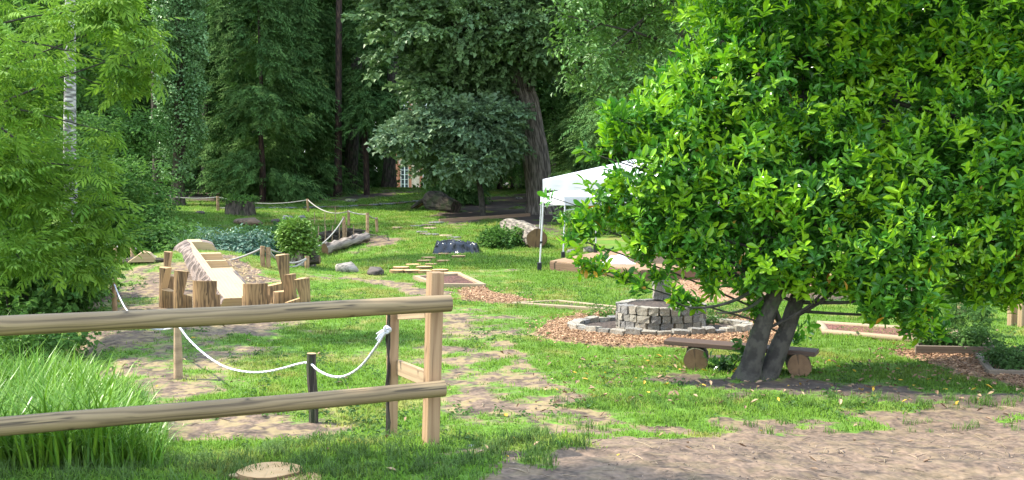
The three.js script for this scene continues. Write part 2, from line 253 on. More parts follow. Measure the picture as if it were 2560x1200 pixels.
function cover(x, z) {                                                                // [grass 0..1, wood chips, leaf litter]
  const n = fbm(x * 1.1, z * 1.1, 4, 21), n2 = fbm(x * 3.3, z * 3.3, 3, 31), d = -z;
  let g = 0.68 + 1.0 * (n - 0.42) + 0.55 * (n2 - 0.47);
  const cut = (f, w, amt, a = 0.5) => { const s = f(x, z); if (s < 3) g -= amt * sst(w, -w, s + a * (n2 - 0.5)); };
  cut(Z.track, 0.45, 0.95, 1.9); cut(Z.path, 0.6, 0.6, 0.55); cut(Z.path2, 0.15, 0.4, 0.6); cut(Z.slope, 0.6, 0.5); cut(Z.bareslope, 0.3, 0.6); cut(Z.bark, 0.2, 1); cut(Z.sawdust, 0.2, 1.2); cut(Z.worn, 0.2, 1);
  let l = 0; for (const [f, w] of [[Z.litter, 0.35], [Z.wood, 0.8], [Z.wood2, 1.2]]) l = Math.max(l, sst(w, -w, f(x, z) + 0.6 * (n2 - 0.5)));
  if (d > 44) l = Math.max(l, sst(6, 10, x + 5.5 + (d - 44) * 0.05), sst(0, 3, -9.5 - (d - 44) * 0.2 - x + n * 2) * sst(50, 54, d)); if (d > 62) l = Math.max(l, sst(62, 66, d) * (1 - sst(2, 4, 4.5 - Math.abs(x + 8 + (d - 60) * 0.08))));
  if (x > 9) l = Math.max(l, 0); g -= 0.62 * l;
  const c = chipsAt(x, z); g -= 1.5 * c;
  if (d < 9) g = Math.max(g, sst(-0.2, -2.5, x - 0.6 - (8 - d) * 0.25) * (0.9 + 0.5 * (n - 0.5)) * (1 - sst(0.1, -0.2, Z.track(x, z))));
  return [clamp(g), c, l];
}
const SOIL = [0.165, 0.11, 0.071], STRAW = [0.27, 0.2, 0.09];
function groundColour(x, z, fine) {
  const [g, c, l] = cover(x, z), n = fbm(x * 2.1, z * 2.1, 3, 41), k = fine ? fbm(x * 17, z * 17, 3, 51) : fbm(x * 5, z * 5, 2, 51), k2 = fine ? vn(x * 47 + z * 29, z * 47 - x * 29, 0, 0, 61) : 0.5;
  let s = mul3(SOIL, 0.4 + 0.95 * k + 0.7 * (k2 - 0.5) + 0.6 * (n - 0.5)); if (fine) s = mul3(mul3(s, 0.95 + 0.1 * fbm(x * 5 + z * 2, z * 15 - x * 3, 3, 57)), 1 - 0.4 * sst(0.56, 0.72, fbm(x * 5, z * 9, 4, 58)));
  s = mix3(s, STRAW, 0.75 * sst(0.46, 0.66, fbm(x * 9, z * 9, 2, 71)) * (1 - l) * (0.25 + 0.75 * sst(-0.2, 0.5, Z.track(x, z))));
  s = mix3(s, mul3([0.06, 0.04, 0.027], 0.6 + 0.8 * k), l * 0.95);
  const gr = mul3(mix3([0.1, 0.2, 0.012], [0.19, 0.205, 0.035], sst(0.45, 0.75, n)), 0.65 + 0.6 * k + 0.3 * (k2 - 0.5));
  let o = mix3(s, gr, sst(0.3, 0.62, g + 0.4 * (k - 0.5)));
  if (c > 0) o = mix3(o, mul3([0.36, 0.21, 0.115], 0.45 + 0.8 * k + 0.6 * (k2 - 0.5)), c);
  return o;
}
{
  const NX = [-9, 9], NZ = [-26, -4], geos = [];
  const grid = (xs, zs, skip, uvf, micro) => {
    const pos = [], uv = [], idx = [], w = xs.length;
    for (const z of zs) for (const x of xs) { pos.push(x, ground(x, z) + (micro ? micro(x, z) : 0), z); uv.push(...uvf(x, z)); }
    for (let j = 0; j < zs.length - 1; j++) for (let i = 0; i < w - 1; i++) { if (skip && skip((xs[i] + xs[i + 1]) / 2, (zs[j] + zs[j + 1]) / 2)) continue; const a = j * w + i; idx.push(a, a + w, a + 1, a + 1, a + w, a + w + 1); }
    const g = new THREE.BufferGeometry(); g.setAttribute('position', new THREE.Float32BufferAttribute(pos, 3)); g.setAttribute('uv', new THREE.Float32BufferAttribute(uv, 2)); g.setIndex(idx); g.computeVertexNormals(); geos.push(g);
  };
  const lin = (a, b, s) => Array.from({ length: Math.round((b - a) / s) + 1 }, (_, i) => a + (b - a) * i / Math.round((b - a) / s));
  const edgeFade = (x, z) => sst(0, 0.6, Math.min(x - NX[0], NX[1] - x, z - NZ[0], NZ[1] - z));
  const micro = (x, z) => { const [g, c, l] = cover(x, z); const t = Z.track(x, z), rut = t < 0 ? -0.035 * Math.exp(-(((z + 6.15 + x * 0.12) / 0.12) ** 2)) - 0.03 * Math.exp(-(((z + 7.5 + x * 0.2) / 0.12) ** 2)) : 0; return edgeFade(x, z) * (0.035 * (fbm(x * 4, z * 4, 3, 81) - 0.5) * (0.6 + (1 - g) * 0.8) + 0.02 * (vn(x * 12, z * 12, 0, 0, 83) - 0.5) * (1 - g) + rut + 0.03 * c); };
  grid(lin(...NX, 0.09), lin(...NZ, 0.09), null, (x, z) => [(x - NX[0]) / 18, (z - NZ[0]) / 22], micro);
  const B = 240; const xs = [-160, -110, -80, -60, ...lin(-48, NX[0], 1), ...lin(NX[0] + 0.6, NX[1] - 0.6, 0.6), ...lin(NX[1], 48, 1), 60, 80, 110, 160], zs = [-260, -200, -160, -130, ...lin(-110, -62, 3), ...lin(-60, NZ[0], 0.8), ...lin(NZ[0] + 1, NZ[1], 1), 0, 6, 20, 60];
  grid(xs, zs, (x, z) => x > NX[0] && x < NX[1] && z > NZ[0] && z < NZ[1], (x, z) => [(x + 30) / 60, (z + 90) / 90]);
  const g = mergeGeometries(geos, true);
  const near = std({ roughness: 0.97, map: tex(2048, 2048, (u, v) => groundColour(NX[0] + u * 18, NZ[0] + v * 22, true)), bumpScale: 0.03, bumpMap: tex(1024, 1024, (u, v) => fbm(u * 18 * 14, v * 22 * 14, 3, 91), false) });
  const far = std({ roughness: 0.97, map: tex(1024, 1536, (u, v) => groundColour(-30 + u * 60, -90 + v * 90, false)) });
  const m = mesh('ground', g, [near, far]); m.userData = { kind: 'structure', label: 'sloping lawn with bare earth tracks and wooded edges', category: 'ground' };
}

// ---------------------------------------------------------------- leaves and blades
function strip(rows, out) { for (let i = 0; i < rows.length - 1; i++) { const a = rows[i], b = rows[i + 1]; for (let k = 0; k < a.length - 1; k++) { out.push(a[k], b[k], a[k + 1], a[k + 1], b[k], b[k + 1]); } } }
function fromTris(list) { const g = new THREE.BufferGeometry(); g.setAttribute('position', new THREE.Float32BufferAttribute(list.flatMap((v) => [v.x, v.y, v.z]), 3)); g.computeVertexNormals(); return g; }
// a leaf from its stalk at the origin along +z, face up (+y), folded along the rib and arched
function leaf(len, wid, { rows = 3, widest = 0.55, fold = 0.25, arch = 0.2, tip = 0, pw = 0.75 } = {}) {
  const R = []; for (let i = 0; i <= rows; i++) { const t = i / rows, w = i === 0 ? 0.004 : (i === rows ? tip * wid : wid * Math.pow(Math.sin(Math.PI * Math.pow(clamp(t, 0.02, 0.985), Math.log(0.5) / Math.log(widest))), pw)) / 2, y = -arch * len * t * t; R.push([V(-w, y + w * fold * 2, t * len), V(0, y, t * len), V(w, y + w * fold * 2, t * len)]); }
  const o = []; strip(R, o); return o;
}
const place = (tri, m) => tri.map((v) => v.clone().applyMatrix4(m));
const mat4 = (p, yaw, pitch, roll = 0, s = 1) => new THREE.Matrix4().compose(p, new THREE.Quaternion().setFromEuler(new THREE.Euler(pitch, yaw, roll, 'YXZ')), typeof s === 'number' ? V(s, s, s) : s);
function rosette(seed, n = 9, len = 0.135, wid = 0.05) {                               // whorl of leathery leaves round a shoot that points along +y
  const R = rng(seed), tris = []; const list = [];
  for (let i = 0; i < n; i++) { const t = i / n, m = mat4(V(0, -0.07 * t - 0.005, 0), i * 2.4 + R() * 0.5, 0.1 - 1.25 * (1 - t) + (R() - 0.5) * 0.7, (R() - 0.5) * 0.5, 0.75 + R() * 0.4); list.push(m); tris.push(...place(leaf(len, wid, { rows: 5, widest: 0.62, fold: 0.2, arch: 0.12 + R() * 0.15, tip: 0.25, pw: 0.6 }), m)); }
  return { geo: fromTris(tris), list };
}
function spray(seed, n, L, len, wid, { flat = 0.35, droop = 0.25, o = {} } = {}) {      // twig along +z with leaves on both sides
  const R = rng(seed), tris = [];
  for (let i = 0; i < n; i++) { const t = (i + R()) / n, s = i % 2 ? 1 : -1; tris.push(...place(leaf(len, wid, { rows: 2, ...o }), mat4(V((R() - 0.5) * L * 0.5, (R() - 0.5) * flat * L - droop * L * t * t, t * L), s * (0.5 + R() * 0.9), 0.15 + (R() - 0.5) * 0.9, (R() - 0.5) * 0.9, 0.7 + R() * 0.6))); }
  return fromTris(tris);
}
function compound(seed, leaves = 3) {                                                  // ash: leaflets in pairs along a drooping rib
  const R = rng(seed), tris = [];
  for (let q = 0; q < leaves; q++) { const base = mat4(V(0, 0, 0), q * 2.1 + R() * 0.8, -0.2 + R() * 0.7, 0, 0.8 + R() * 0.4), L = 0.34;
    for (let i = 0; i < 5; i++) { const t = 0.25 + 0.75 * i / 4, p = V(0, -0.1 * t * t, t * L); for (const s of i === 4 ? [0] : [-1, 1]) tris.push(...place(place(leaf(0.125, 0.036, { rows: 3, widest: 0.45, fold: 0.2, arch: 0.2 }), mat4(p, s * (1.0 - 0.12 * i), 0.25 + R() * 0.3, 0, 0.85 + R() * 0.3)), base)); }
    const r = []; for (let k = 0; k <= 2; k++) { const t = k / 2; r.push([V(-0.004, -0.1 * t * t, t * L), V(0.004, -0.1 * t * t, t * L)]); } const tt = []; strip(r, tt); tris.push(...place(tt, base)); }
  return fromTris(tris);
}
function frond(seed, n = 22, L = 0.9, w = 0.055) {                                     // yew or hemlock branchlet: narrow sprays either side, drooping
  const R = rng(seed), tris = [];
  for (let i = 0; i < n; i++) { const t = i / n, s = i % 2 ? 1 : -1, l = (0.24 - 0.13 * t) * (0.6 + R() * 0.8); tris.push(...place(leaf(l, w, { rows: 2, widest: 0.4, fold: 0.1, arch: 0.35 }), mat4(V(0, -0.3 * L * t * t + (R() - 0.5) * 0.05, t * L), s * (0.5 + R() * 0.7), (R() - 0.4) * 0.9, (R() - 0.5) * 0.8))); }
  return fromTris(tris);
}
function blades(seed, n, h, w, spread, bend, rows = 3, up = 0.25) {
  const R = rng(seed), tris = [];
  for (let i = 0; i < n; i++) { const a = R() * 6.283, r = spread * Math.sqrt(R()), hh = h * (0.55 + R() * 0.6), b = bend * (0.3 + R()), yaw = R() * 6.283, p = V(Math.cos(a) * r, 0, Math.sin(a) * r), rowsL = [];
    for (let k = 0; k <= rows; k++) { const t = k / rows, ww = w * (1 - t * t) * 0.5 + 0.0006, y = hh * (t - 0.45 * b * t * t * t), z = hh * b * t * t * 0.85; rowsL.push([V(-ww, y, z), V(ww, y, z)]); }
    const o = []; strip(rowsL, o); tris.push(...place(o, mat4(p, yaw, 0, 0))); }
  const g = fromTris(tris), nn = g.attributes.normal; for (let i = 0; i < nn.count; i++) { const v = V(nn.getX(i), nn.getY(i), nn.getZ(i)); if (v.y < 0) v.negate(); v.lerp(V(0, 1, 0), up).normalize(); nn.setXYZ(i, v.x, v.y, v.z); } return g;
}
const leafMat = (rough = 0.85, trans = 0.35, coat = 0, cr = 0.3) => new THREE.MeshPhysicalMaterial({ color: 0xffffff, roughness: rough, transmission: trans, thickness: 0, clearcoat: coat, clearcoatRoughness: cr, specularIntensity: 0.25, side: THREE.DoubleSide });
M.leaf = leafMat(0.88, 0.42); M.laurel = leafMat(0.85, 0.4, 0.75, 0.22); M.maple = leafMat(0.8, 0.25, 0.5, 0.42); M.needle = leafMat(0.9, 0.15); M.blade = leafMat(0.95, 0.35); M.reed = leafMat(0.85, 0.35, 0.35, 0.3); M.ivy = leafMat(0.8, 0.12, 0.7, 0.35);
const K = {
  ash: [compound(1), compound(2), compound(3, 2)], maple: [spray(5, 14, 0.55, 0.17, 0.17, { flat: 0.18, droop: 0.2, o: { widest: 0.4, arch: 0.3 } }), spray(6, 12, 0.5, 0.16, 0.16, { flat: 0.15, o: { widest: 0.4, arch: 0.3 } })],
  broad: [spray(7, 16, 0.6, 0.15, 0.1, { flat: 0.6 }), spray(8, 16, 0.6, 0.14, 0.09, { flat: 0.6 })], frond: [frond(9, 26, 0.7, 0.045), frond(10, 30, 0.8, 0.045)], rose: [rosette(12, 8, 0.115, 0.05), rosette(13, 7, 0.11, 0.048), rosette(14, 6, 0.12, 0.048), { geo: spray(18, 8, 0.2, 0.105, 0.044, { flat: 0.5, droop: -0.1, o: { rows: 4, widest: 0.6, tip: 0.2, pw: 0.6 } }).rotateX(-Math.PI / 2), list: [] }],
  ivy: [spray(15, 14, 0.3, 0.085, 0.08, { flat: 0.9, o: { widest: 0.35 } })], hazel: [spray(16, 11, 0.42, 0.1, 0.075, { flat: 0.4 })],
};
const tint = (R, a, b, j = 0.2) => { const t = R(), s = 1 + (R() - 0.5) * 2 * j; return rgb(lerp(a[0], b[0], t) * s, lerp(a[1], b[1], t) * s, lerp(a[2], b[2], t) * s); };
const dirMat = (p, dir, roll, s) => { const z = dir.clone().normalize(), x = V(0, 1, 0).cross(z); if (x.lengthSq() < 1e-4) x.set(1, 0, 0); x.normalize(); const y = z.clone().cross(x); const q = new THREE.Quaternion().setFromRotationMatrix(new THREE.Matrix4().makeBasis(x, y, z)).multiply(new THREE.Quaternion().setFromAxisAngle(V(0, 0, 1), roll)); return new THREE.Matrix4().compose(p, q, V(s, s, s)); };

// leaves through the volume of a crown made of lobes [centre, [rx, ry, rz]]: denser towards the skin, with gaps
function crown(parent, lobes, n, geos, mat, cols, { seed = 1, scale = 1, shell = 0.45, gap = 0.35, gapSize = 1.1, droop = 0.2, up = 0.5, axis = 'z', name = 'crown' } = {}) {
  const R = rng(seed), vol = lobes.map(([, r]) => Math.cbrt(r[0] * r[1] * r[2]) ** 2), total = vol.reduce((a, b) => a + b, 0), lists = geos.map(() => []), o = parent.position; let tries = 0, made = 0;
  while (made < n && tries++ < n * 6) {
    let pick = R() * total, i = 0; while (pick > vol[i] && i < lobes.length - 1) pick -= vol[i++];
    const [c, r] = lobes[i], th = R() * 6.2832, cz = R() * 2 - 1, sz = Math.sqrt(1 - cz * cz), k = Math.pow(R(), shell), dir = V(Math.cos(th) * sz, cz, Math.sin(th) * sz);
    const p = V(c.x + dir.x * r[0] * k, c.y + dir.y * r[1] * k, c.z + dir.z * r[2] * k);
    if (vn3(p.x / gapSize, p.y / gapSize * 1.4, p.z / gapSize, seed) < gap) continue;
    const out = V(dir.x, dir.y * 0.5 + up * 0.3 - droop, dir.z).add(V(R() - 0.5, (R() - 0.5) * 0.6, R() - 0.5)).normalize(), s = scale * (0.75 + R() * 0.5), q = p.clone().sub(o);
    let m; if (axis === 'y') { const y = V(dir.x * 0.7, dir.y * 0.5 + up, dir.z * 0.7).add(V((R() - 0.5), (R() - 0.5) * 0.5, (R() - 0.5))).normalize(); m = new THREE.Matrix4().compose(q, new THREE.Quaternion().setFromUnitVectors(V(0, 1, 0), y).multiply(new THREE.Quaternion().setFromAxisAngle(V(0, 1, 0), R() * 6.28)), V(s, s, s)); } else m = dirMat(q, out, (R() - 0.5) * 0.9, s);
    lists[(R() * geos.length) | 0].push([m, tint(R, ...(typeof cols === 'function' ? cols(p, R, dir, k) : cols))]); made++;
  }
  lists.forEach((l, i) => { if (l.length) copies(name, geos[i], mat, l, parent); });
}
function subLobes(c, r, n, seed, k = 0.5) { const R = rng(seed), o = [[c, [r[0] * 0.8, r[1] * 0.85, r[2] * 0.8]]]; for (let i = 0; i < n; i++) { const a = R() * 6.283, y = R() * 1.8 - 0.9, w = Math.sqrt(1 - y * y * 0.8), s = k * (0.6 + R() * 0.7); o.push([V(c.x + Math.cos(a) * r[0] * 0.72 * w, c.y + y * r[1] * 0.8, c.z + Math.sin(a) * r[2] * 0.72 * w), [r[0] * s, r[1] * s * 0.6, r[2] * s]]); } return o; }
function trunkPart(parent, pts, radii, mat, o = {}) { const p = pts.map((v) => v.clone().sub(parent.position)); return mesh(o.name || 'trunk', tube(p, radii, { sides: 12, wob: 0.1, ...o }), mat, parent); }
function limbs(parent, from, lobes, r, mat, seed, n = 6) { const R = rng(seed); for (const [c] of lobes.slice(0, n)) { const a = from(R()), mid = a.clone().lerp(c, 0.5).add(V((R() - 0.5) * 0.4, 0.25, (R() - 0.5) * 0.4)); trunkPart(parent, smooth([a, mid, c], 6), [1, 0.85, 0.7, 0.55, 0.42, 0.3, 0.2].map((k) => k * r), mat, { name: 'branch', sides: 6, seed: seed + 3 }); } }

// ---------------------------------------------------------------- house beyond the trees
{
  const d = 130, x0 = X(985, d), x1 = X(1425, d), w = x1 - x0, gy = ground((x0 + x1) / 2, -d) - 0.3, H = 12.2;
  const o = thing('country_house', 'pink rendered country house with brick corners and white windows beyond the trees', 'house', V(x0, gy, -d));
  const render = speckle([0.46, 0.36, 0.29], [0.55, 0.43, 0.35], [0.62, 0.5, 0.42], 201, 30, 0.01), brick = speckle([0.28, 0.10, 0.06], [0.38, 0.15, 0.09], [0.46, 0.22, 0.14], 203, 40, 0.01), slate = speckle([0.06, 0.065, 0.075], [0.1, 0.105, 0.12], [0.14, 0.145, 0.16], 205, 30, 0.01);
  const glass = new THREE.MeshPhysicalMaterial({ color: rgb(0.05, 0.06, 0.07), roughness: 0.08 });
  const sh = new THREE.Shape(); sh.moveTo(0, 0); sh.lineTo(w, 0); sh.lineTo(w, H); sh.lineTo(0, H); sh.lineTo(0, 0);
  const win = []; for (const [y, h] of [[0.5, 2.7], [4.8, 2.2], [8.9, 1.9]]) for (let i = 0; i < 8; i++) win.push([0.75 + i * (w - 2.4) / 7, y, 0.95, h]);
  for (const [x, y, ww, h] of win) { const p = new THREE.Path(); p.moveTo(x, y); p.lineTo(x, y + h); p.lineTo(x + ww, y + h); p.lineTo(x + ww, y); p.lineTo(x, y); sh.holes.push(p); }
  const wall = mesh('wall', new THREE.ExtrudeGeometry(sh, { depth: 0.4, bevelEnabled: false }).translate(0, 0, -0.4), render, o);
  mesh('back_wall', new THREE.BoxGeometry(w, H, 9).translate(w / 2, H / 2, -5.2), render, o);
  for (const [x, y, ww, h] of win) {
    const f = mesh('window', mergeGeometries([...[0, 1].map((k) => new THREE.BoxGeometry(0.09, h, 0.07).translate(x + 0.05 + k * (ww - 0.1), y + h / 2, -0.2)), ...[0, 1].map((k) => new THREE.BoxGeometry(ww, 0.09, 0.071).translate(x + ww / 2, y + 0.05 + k * (h - 0.1), -0.2)), new THREE.BoxGeometry(0.1, h, 0.069).translate(x + ww / 2, y + h / 2, -0.2), ...[1, 2, 3, 4].map((k) => new THREE.BoxGeometry(ww, 0.045, 0.06).translate(x + ww / 2, y + h * k / 5, -0.2))]), M.white, o);
    mesh('pane', new THREE.BoxGeometry(ww, h, 0.01).translate(x + ww / 2, y + h / 2, -0.23), glass, f);
    for (const k of [0, 1]) mesh('brick_jamb', new THREE.BoxGeometry(0.34, h + 0.3, 0.06).translate(x + (k ? ww + 0.17 : -0.17), y + h / 2, 0.032), brick, o);
  }
  for (const k of [0.25, w - 0.25]) mesh('brick_quoin', new THREE.BoxGeometry(0.6, H, 0.08).translate(k, H / 2, 0.043), brick, o);
  for (const y of [4.1, 8.3]) mesh('string_course', new THREE.BoxGeometry(w, 0.3, 0.1).translate(w / 2, y, 0.06), brick, o);
  const r = new THREE.Shape(); r.moveTo(0.6, H); r.lineTo(-10.2, H); r.lineTo(-4.8, H + 5); r.lineTo(0.6, H);
  mesh('roof', new THREE.ExtrudeGeometry(r, { depth: w + 0.8, bevelEnabled: false }).rotateY(-Math.PI / 2).translate(w + 0.4, 0, 0).applyMatrix4(new THREE.Matrix4().makeScale(1, 1, 1)), slate, o);
}

// ---------------------------------------------------------------- the wood
const LEAF = [[0.07, 0.17, 0.034], [0.135, 0.26, 0.05]], YEW = [[0.068, 0.158, 0.04], [0.13, 0.235, 0.058]], HAZEL = [[0.06, 0.155, 0.025], [0.125, 0.25, 0.04]];
function forestTree(px, d, { name = 'woodland_tree', label, category = 'tree', group, H = 18, bottom = 2.5, r = 3.6, tr = 0.25, cols = LEAF, n = 1500, geo = K.broad, mat = M.leaf, scale = 1.2, lean = 0, bark = M.bark, seed = px + d * 7, gap = 0.3, nl = 9, gapSize = 1.4 }) {
  const x = X(px, d), b = onG(x, -d, -0.1), o = thing(name, label, category, b, 0, group);
  const top = V(x + lean, b.y + H * 0.92, -d), c = V(x + lean * 0.6, b.y + (H + bottom) / 2, -d), R = rng(seed);
  const pts = smooth([b, b.clone().lerp(top, 0.3).add(V((R() - 0.5) * 0.5, 0, 0)), b.clone().lerp(top, 0.65).add(V((R() - 0.5) * 0.6, 0, (R() - 0.5) * 0.5)), top], 12);
  trunkPart(o, pts, pts.map((_, i) => tr * (i === 0 ? 1.5 : i === 1 ? 1.1 : 1 - 0.75 * i / 12)), bark, { seed });
  const L = subLobes(c, [r, (H - bottom) / 2, r], nl, seed);
  limbs(o, (t) => b.clone().lerp(top, 0.25 + 0.5 * t), L.slice(1), tr * 0.35, bark, seed, 5);
  crown(o, L, n, geo, mat, cols, { seed, scale, gap, gapSize });
  return o;
}
function conifer(px, d, { name = 'yew_tree', label, category = 'tree', group, H = 12, bottom = 0.3, r = 2.6, tr = 0.2, cols = YEW, n = 1400, scale = 1, seed = px + d * 3, power = 0.8, bark = M.barkred }) {
  const x = X(px, d), b = onG(x, -d, -0.1), o = thing(name, label, category, b, 0, group), R = rng(seed);
  const pts = Array.from({ length: 8 }, (_, i) => V(x + (R() - 0.5) * 0.12, b.y + H * i / 7, -d)); trunkPart(o, pts, pts.map((_, i) => tr * 0.7 * (1.1 - i / 7)), bark, { seed });
  const lists = K.frond.map(() => []), boughs = 64, ang = Array.from({ length: boughs }, () => [R() * 6.283, R()]);
  for (let i = 0; i < n; i++) {
    const [ba, bt] = ang[(R() * boughs) | 0], a = ba + (R() - 0.5) * 0.7, t = clamp(bt + (R() - 0.5) * 0.05), reach = r * Math.pow(1 - t * 0.92, power) * (0.65 + 0.5 * hsh((ba * 100) | 0, 3)), k = Math.pow(R(), 0.5);
    const p = V(x + Math.cos(a) * reach * k, b.y + bottom + (H - bottom) * t - 0.2 * reach * k * k + (R() - 0.5) * 0.9, -d + Math.sin(a) * reach * k).sub(b);
    lists[i % lists.length].push([dirMat(p, V(Math.cos(a), -0.15 + (R() - 0.5) * 0.9, Math.sin(a)).add(V((R() - 0.5) * 1.3, 0, (R() - 0.5) * 1.3)), (R() - 0.5) * 0.5, scale * (0.7 + R() * 0.6)), tint(R, ...cols)]);
  }
  lists.forEach((l, i) => copies('crown', K.frond[i], M.needle, l, o)); return o;
}
let farCount = 0;
// far rows, closing the view above the lawn
for (const [px, d, bot, H] of [[-120, 66, 1.5, 19], [40, 70, 1.5, 20], [190, 64, 1.5, 19], [330, 72, 2, 21], [460, 66, 1.5, 20], [590, 70, 1.5, 20], [700, 64, 1, 19], [800, 72, 2.5, 21], [905, 68, 4, 20], [955, 82, 7.5, 22], [1090, 72, 6.5, 20], [1190, 66, 2.5, 19], [1290, 72, 4, 20], [1400, 66, 2, 19], [1500, 60, 1.5, 18], [1640, 56, 1, 18], [1800, 54, 1, 18], [1980, 54, 1, 18], [2180, 54, 1, 18], [2380, 52, 1, 17], [2600, 52, 1, 17], [120, 92, 1, 24], [400, 95, 1, 24], [640, 95, 1, 24], [840, 98, 2, 25], [-60, 95, 1, 24]])
  forestTree(px, d, { label: 'tall leafy woodland tree ' + ['beyond the left edge, behind the ash', 'seen through the ash leaves at the left', 'behind the pale trunk', 'sunlit, between the pale trunk and slim dark trunk', 'directly behind the ivy clad trunk', 'behind the tallest feathery conifer', 'behind the blue green yew', 'sunlit, above the dense dark yew', 'behind the pair of leaning trunks', 'sunlit, with high crown over the house windows', 'with high crown over the house front', 'in the shade behind the young maple', 'sunlit, behind the massive trunk', 'just right of the massive trunk', 'behind the white canopies', 'left of centre behind the glossy tree', 'behind the glossy tree, left half', 'behind the glossy tree trunks', 'behind the glossy tree, right half', 'far behind the weathered gate posts', 'beyond the right edge', 'tallest, deep behind the pale trunk', 'deep and sunlit behind the slim dark trunk', 'deep behind the blue green yew', 'deep behind the pine trunk', 'deep beyond the left edge'][farCount++], group: 'far woodland trees', H, bottom: bot, r: 4, cols: LEAF, n: 1700, scale: 1.4, nl: 10, gap: 0.26 });
// dark evergreens along the left edge of the wood
for (const [px, d, H, r, label] of [[590, 54, 12, 2.4, 'tall feathery dark conifer just behind the rope fence, nearest the ivy trunk'], [655, 50, 11, 2.5, 'broad blue green yew sweeping to the ground behind the rope fence'], [735, 53, 10, 2.4, 'dense dark yew at the right side of the fence line conifers'], [800, 57, 9, 2.0, 'dark narrow yew beside the tall bare pine trunk'], [500, 60, 9, 2.4, 'shadowy low yew behind the ivy covered trunk'], [330, 58, 10, 2.6, 'shadowy yew behind the slim dark trunk'], [210, 54, 9, 2.6, 'dark yew half hidden behind the pale trunk'], [60, 60, 10, 2.8, 'dark yew at the far left edge of the wood']])
  conifer(px, d, { label, H, r, n: 4200, scale: 0.85 });
for (const [px, d, H, r, label] of [[1145, 49, 3.6, 1.15, 'round dark yew bush behind the fallen root log'], [1470, 49, 8, 2.2, 'dark evergreen thicket right of the massive trunk'], [1575, 42, 8, 2.2, 'dark evergreen thicket behind the white canopy'], [1250, 58, 6, 2.2, 'dark evergreen in the shade between the young maple and massive trunk'], [880, 62, 7, 1.8, 'dark yew behind the pair of leaning trunks'], [915, 54, 12, 1.5, 'slender yew hanging over the pair of leaning trunks'], [1600, 38, 9, 3, 'tall dark evergreen hidden behind the glossy tree, beyond the canopy'], [1780, 37, 10, 3, 'tall dark evergreen directly behind the middle of the glossy tree'], [1980, 36, 10, 3, 'tall dark evergreen behind the two glossy tree trunks'], [2200, 35, 10, 3, 'tall dark evergreen behind the right half of the glossy tree'], [2430, 34, 10, 3, 'tall dark evergreen beyond the weathered gate posts'], [2640, 33, 10, 3, 'tall dark evergreen at the far right edge']])
  conifer(px, d, { label, H, r, n: 3000, scale: 0.85, bottom: px === 915 ? 3.4 : 0.1 });
for (const [px, d, H, bot, r, sp, label] of [[520, 62, 14, 1.5, 2.8, 1, 'leafy tree just behind and right of the ivy clad trunk'], [700, 60, 14, 2, 2.8, 0, 'leafy tree rising over the blue green yew'], [300, 60, 14, 1.5, 3, 1, 'leafy tree left of the slim dark trunk'], [930, 66, 14, 4, 2.6, 1, 'leafy tree with high crown between leaning trunks and house'], [1380, 54, 14, 1.5, 2.8, 2, 'leafy tree directly behind the massive trunk'], [100, 41, 16, 3, 3.4, 0, 'leafy tree behind the ash, shading the pond bank'], [255, 62, 16, 5, 2.6, 0, 'leafy tree with high crown between pale trunk and slim dark trunk']]) forestTree(px, d, { label, H, bottom: bot, r, cols: LEAF, n: 1900, scale: 1.15, tr: 0.15, gap: 0.25 });
// named trunks
{ // ivy-clad trunk
  const d = 48, x = X(443, d), b = onG(x, -d, -0.1), o = thing('ivy_clad_tree', 'tall trunk thickly clad in pale green ivy', 'tree', b), pts = smooth([b, V(x + 0.15, b.y + 3, -d), V(x + 0.25, b.y + 8, -d), V(x + 0.5, b.y + 19, -d)], 12);
  trunkPart(o, pts, pts.map((_, i) => 0.3 - 0.012 * i + (i === 0 ? 0.1 : 0)), M.bark);
  const R = rng(44), list = []; for (let i = 0; i < 3800; i++) { const t = Math.pow(R(), 0.8), y = 1.3 + t * 13, a = R() * 6.283, rr = (0.3 + 0.5 * sst(1, 4, y) * (0.5 + vn(y * 1.2, a, 0, 0, 5))) * Math.sqrt(0.5 + 0.5 * R()), c = V(x + 0.03 * y, b.y + y, -d); if (y < 3 && R() > 0.5) continue; list.push([dirMat(c.add(V(Math.cos(a) * rr, 0, Math.sin(a) * rr)).sub(b), V(Math.cos(a), -0.5, Math.sin(a)), R() * 3, 0.8 + R() * 0.7), tint(R, [0.12, 0.25, 0.075], [0.22, 0.37, 0.13])]); }
  copies('ivy', K.ivy[0], M.ivy, list, o);
  crown(o, subLobes(V(x + 0.5, b.y + 19, -d), [2.4, 3, 2.4], 6, 45), 700, K.broad, M.leaf, LEAF, { seed: 46, scale: 1.3 });
}
const bare = (px0, py0, px1, d, r, mat, label, name = 'bare_trunk_tree', crownAt = 14, cols = LEAF) => { const b = G(px0, py0); b.z = -d; b.x = X(px0, d); b.y = ground(b.x, b.z) - 0.1; const o = thing(name, label, 'tree', b), top = V(X(px1, d), b.y + crownAt + 1.5, -d), R = rng(px0), pts = smooth([b, b.clone().lerp(top, 0.35).add(V((R() - 0.5) * 0.25, 0, 0)), b.clone().lerp(top, 0.7).add(V((R() - 0.5) * 0.3, 0, 0)), top], 12); trunkPart(o, pts, pts.map((_, i) => r * (i === 0 ? 1.35 : 1.05 - 0.035 * i)), mat, { seed: px0 }); crown(o, subLobes(V(top.x, top.y + 1.5, -d), [3.2, 3, 3.2], 6, px0), 700, K.broad, M.leaf, cols, { seed: px0, scale: 1.4 }); return o; };
bare(396, 480, 400, 50, 0.2, M.bark, 'slim dark trunk just left of the ivy clad trunk');
bare(845, 470, 866, 53, 0.17, M.barkred, 'tall straight reddish brown pine trunk rising out of the yews', 'pine_tree', 15);
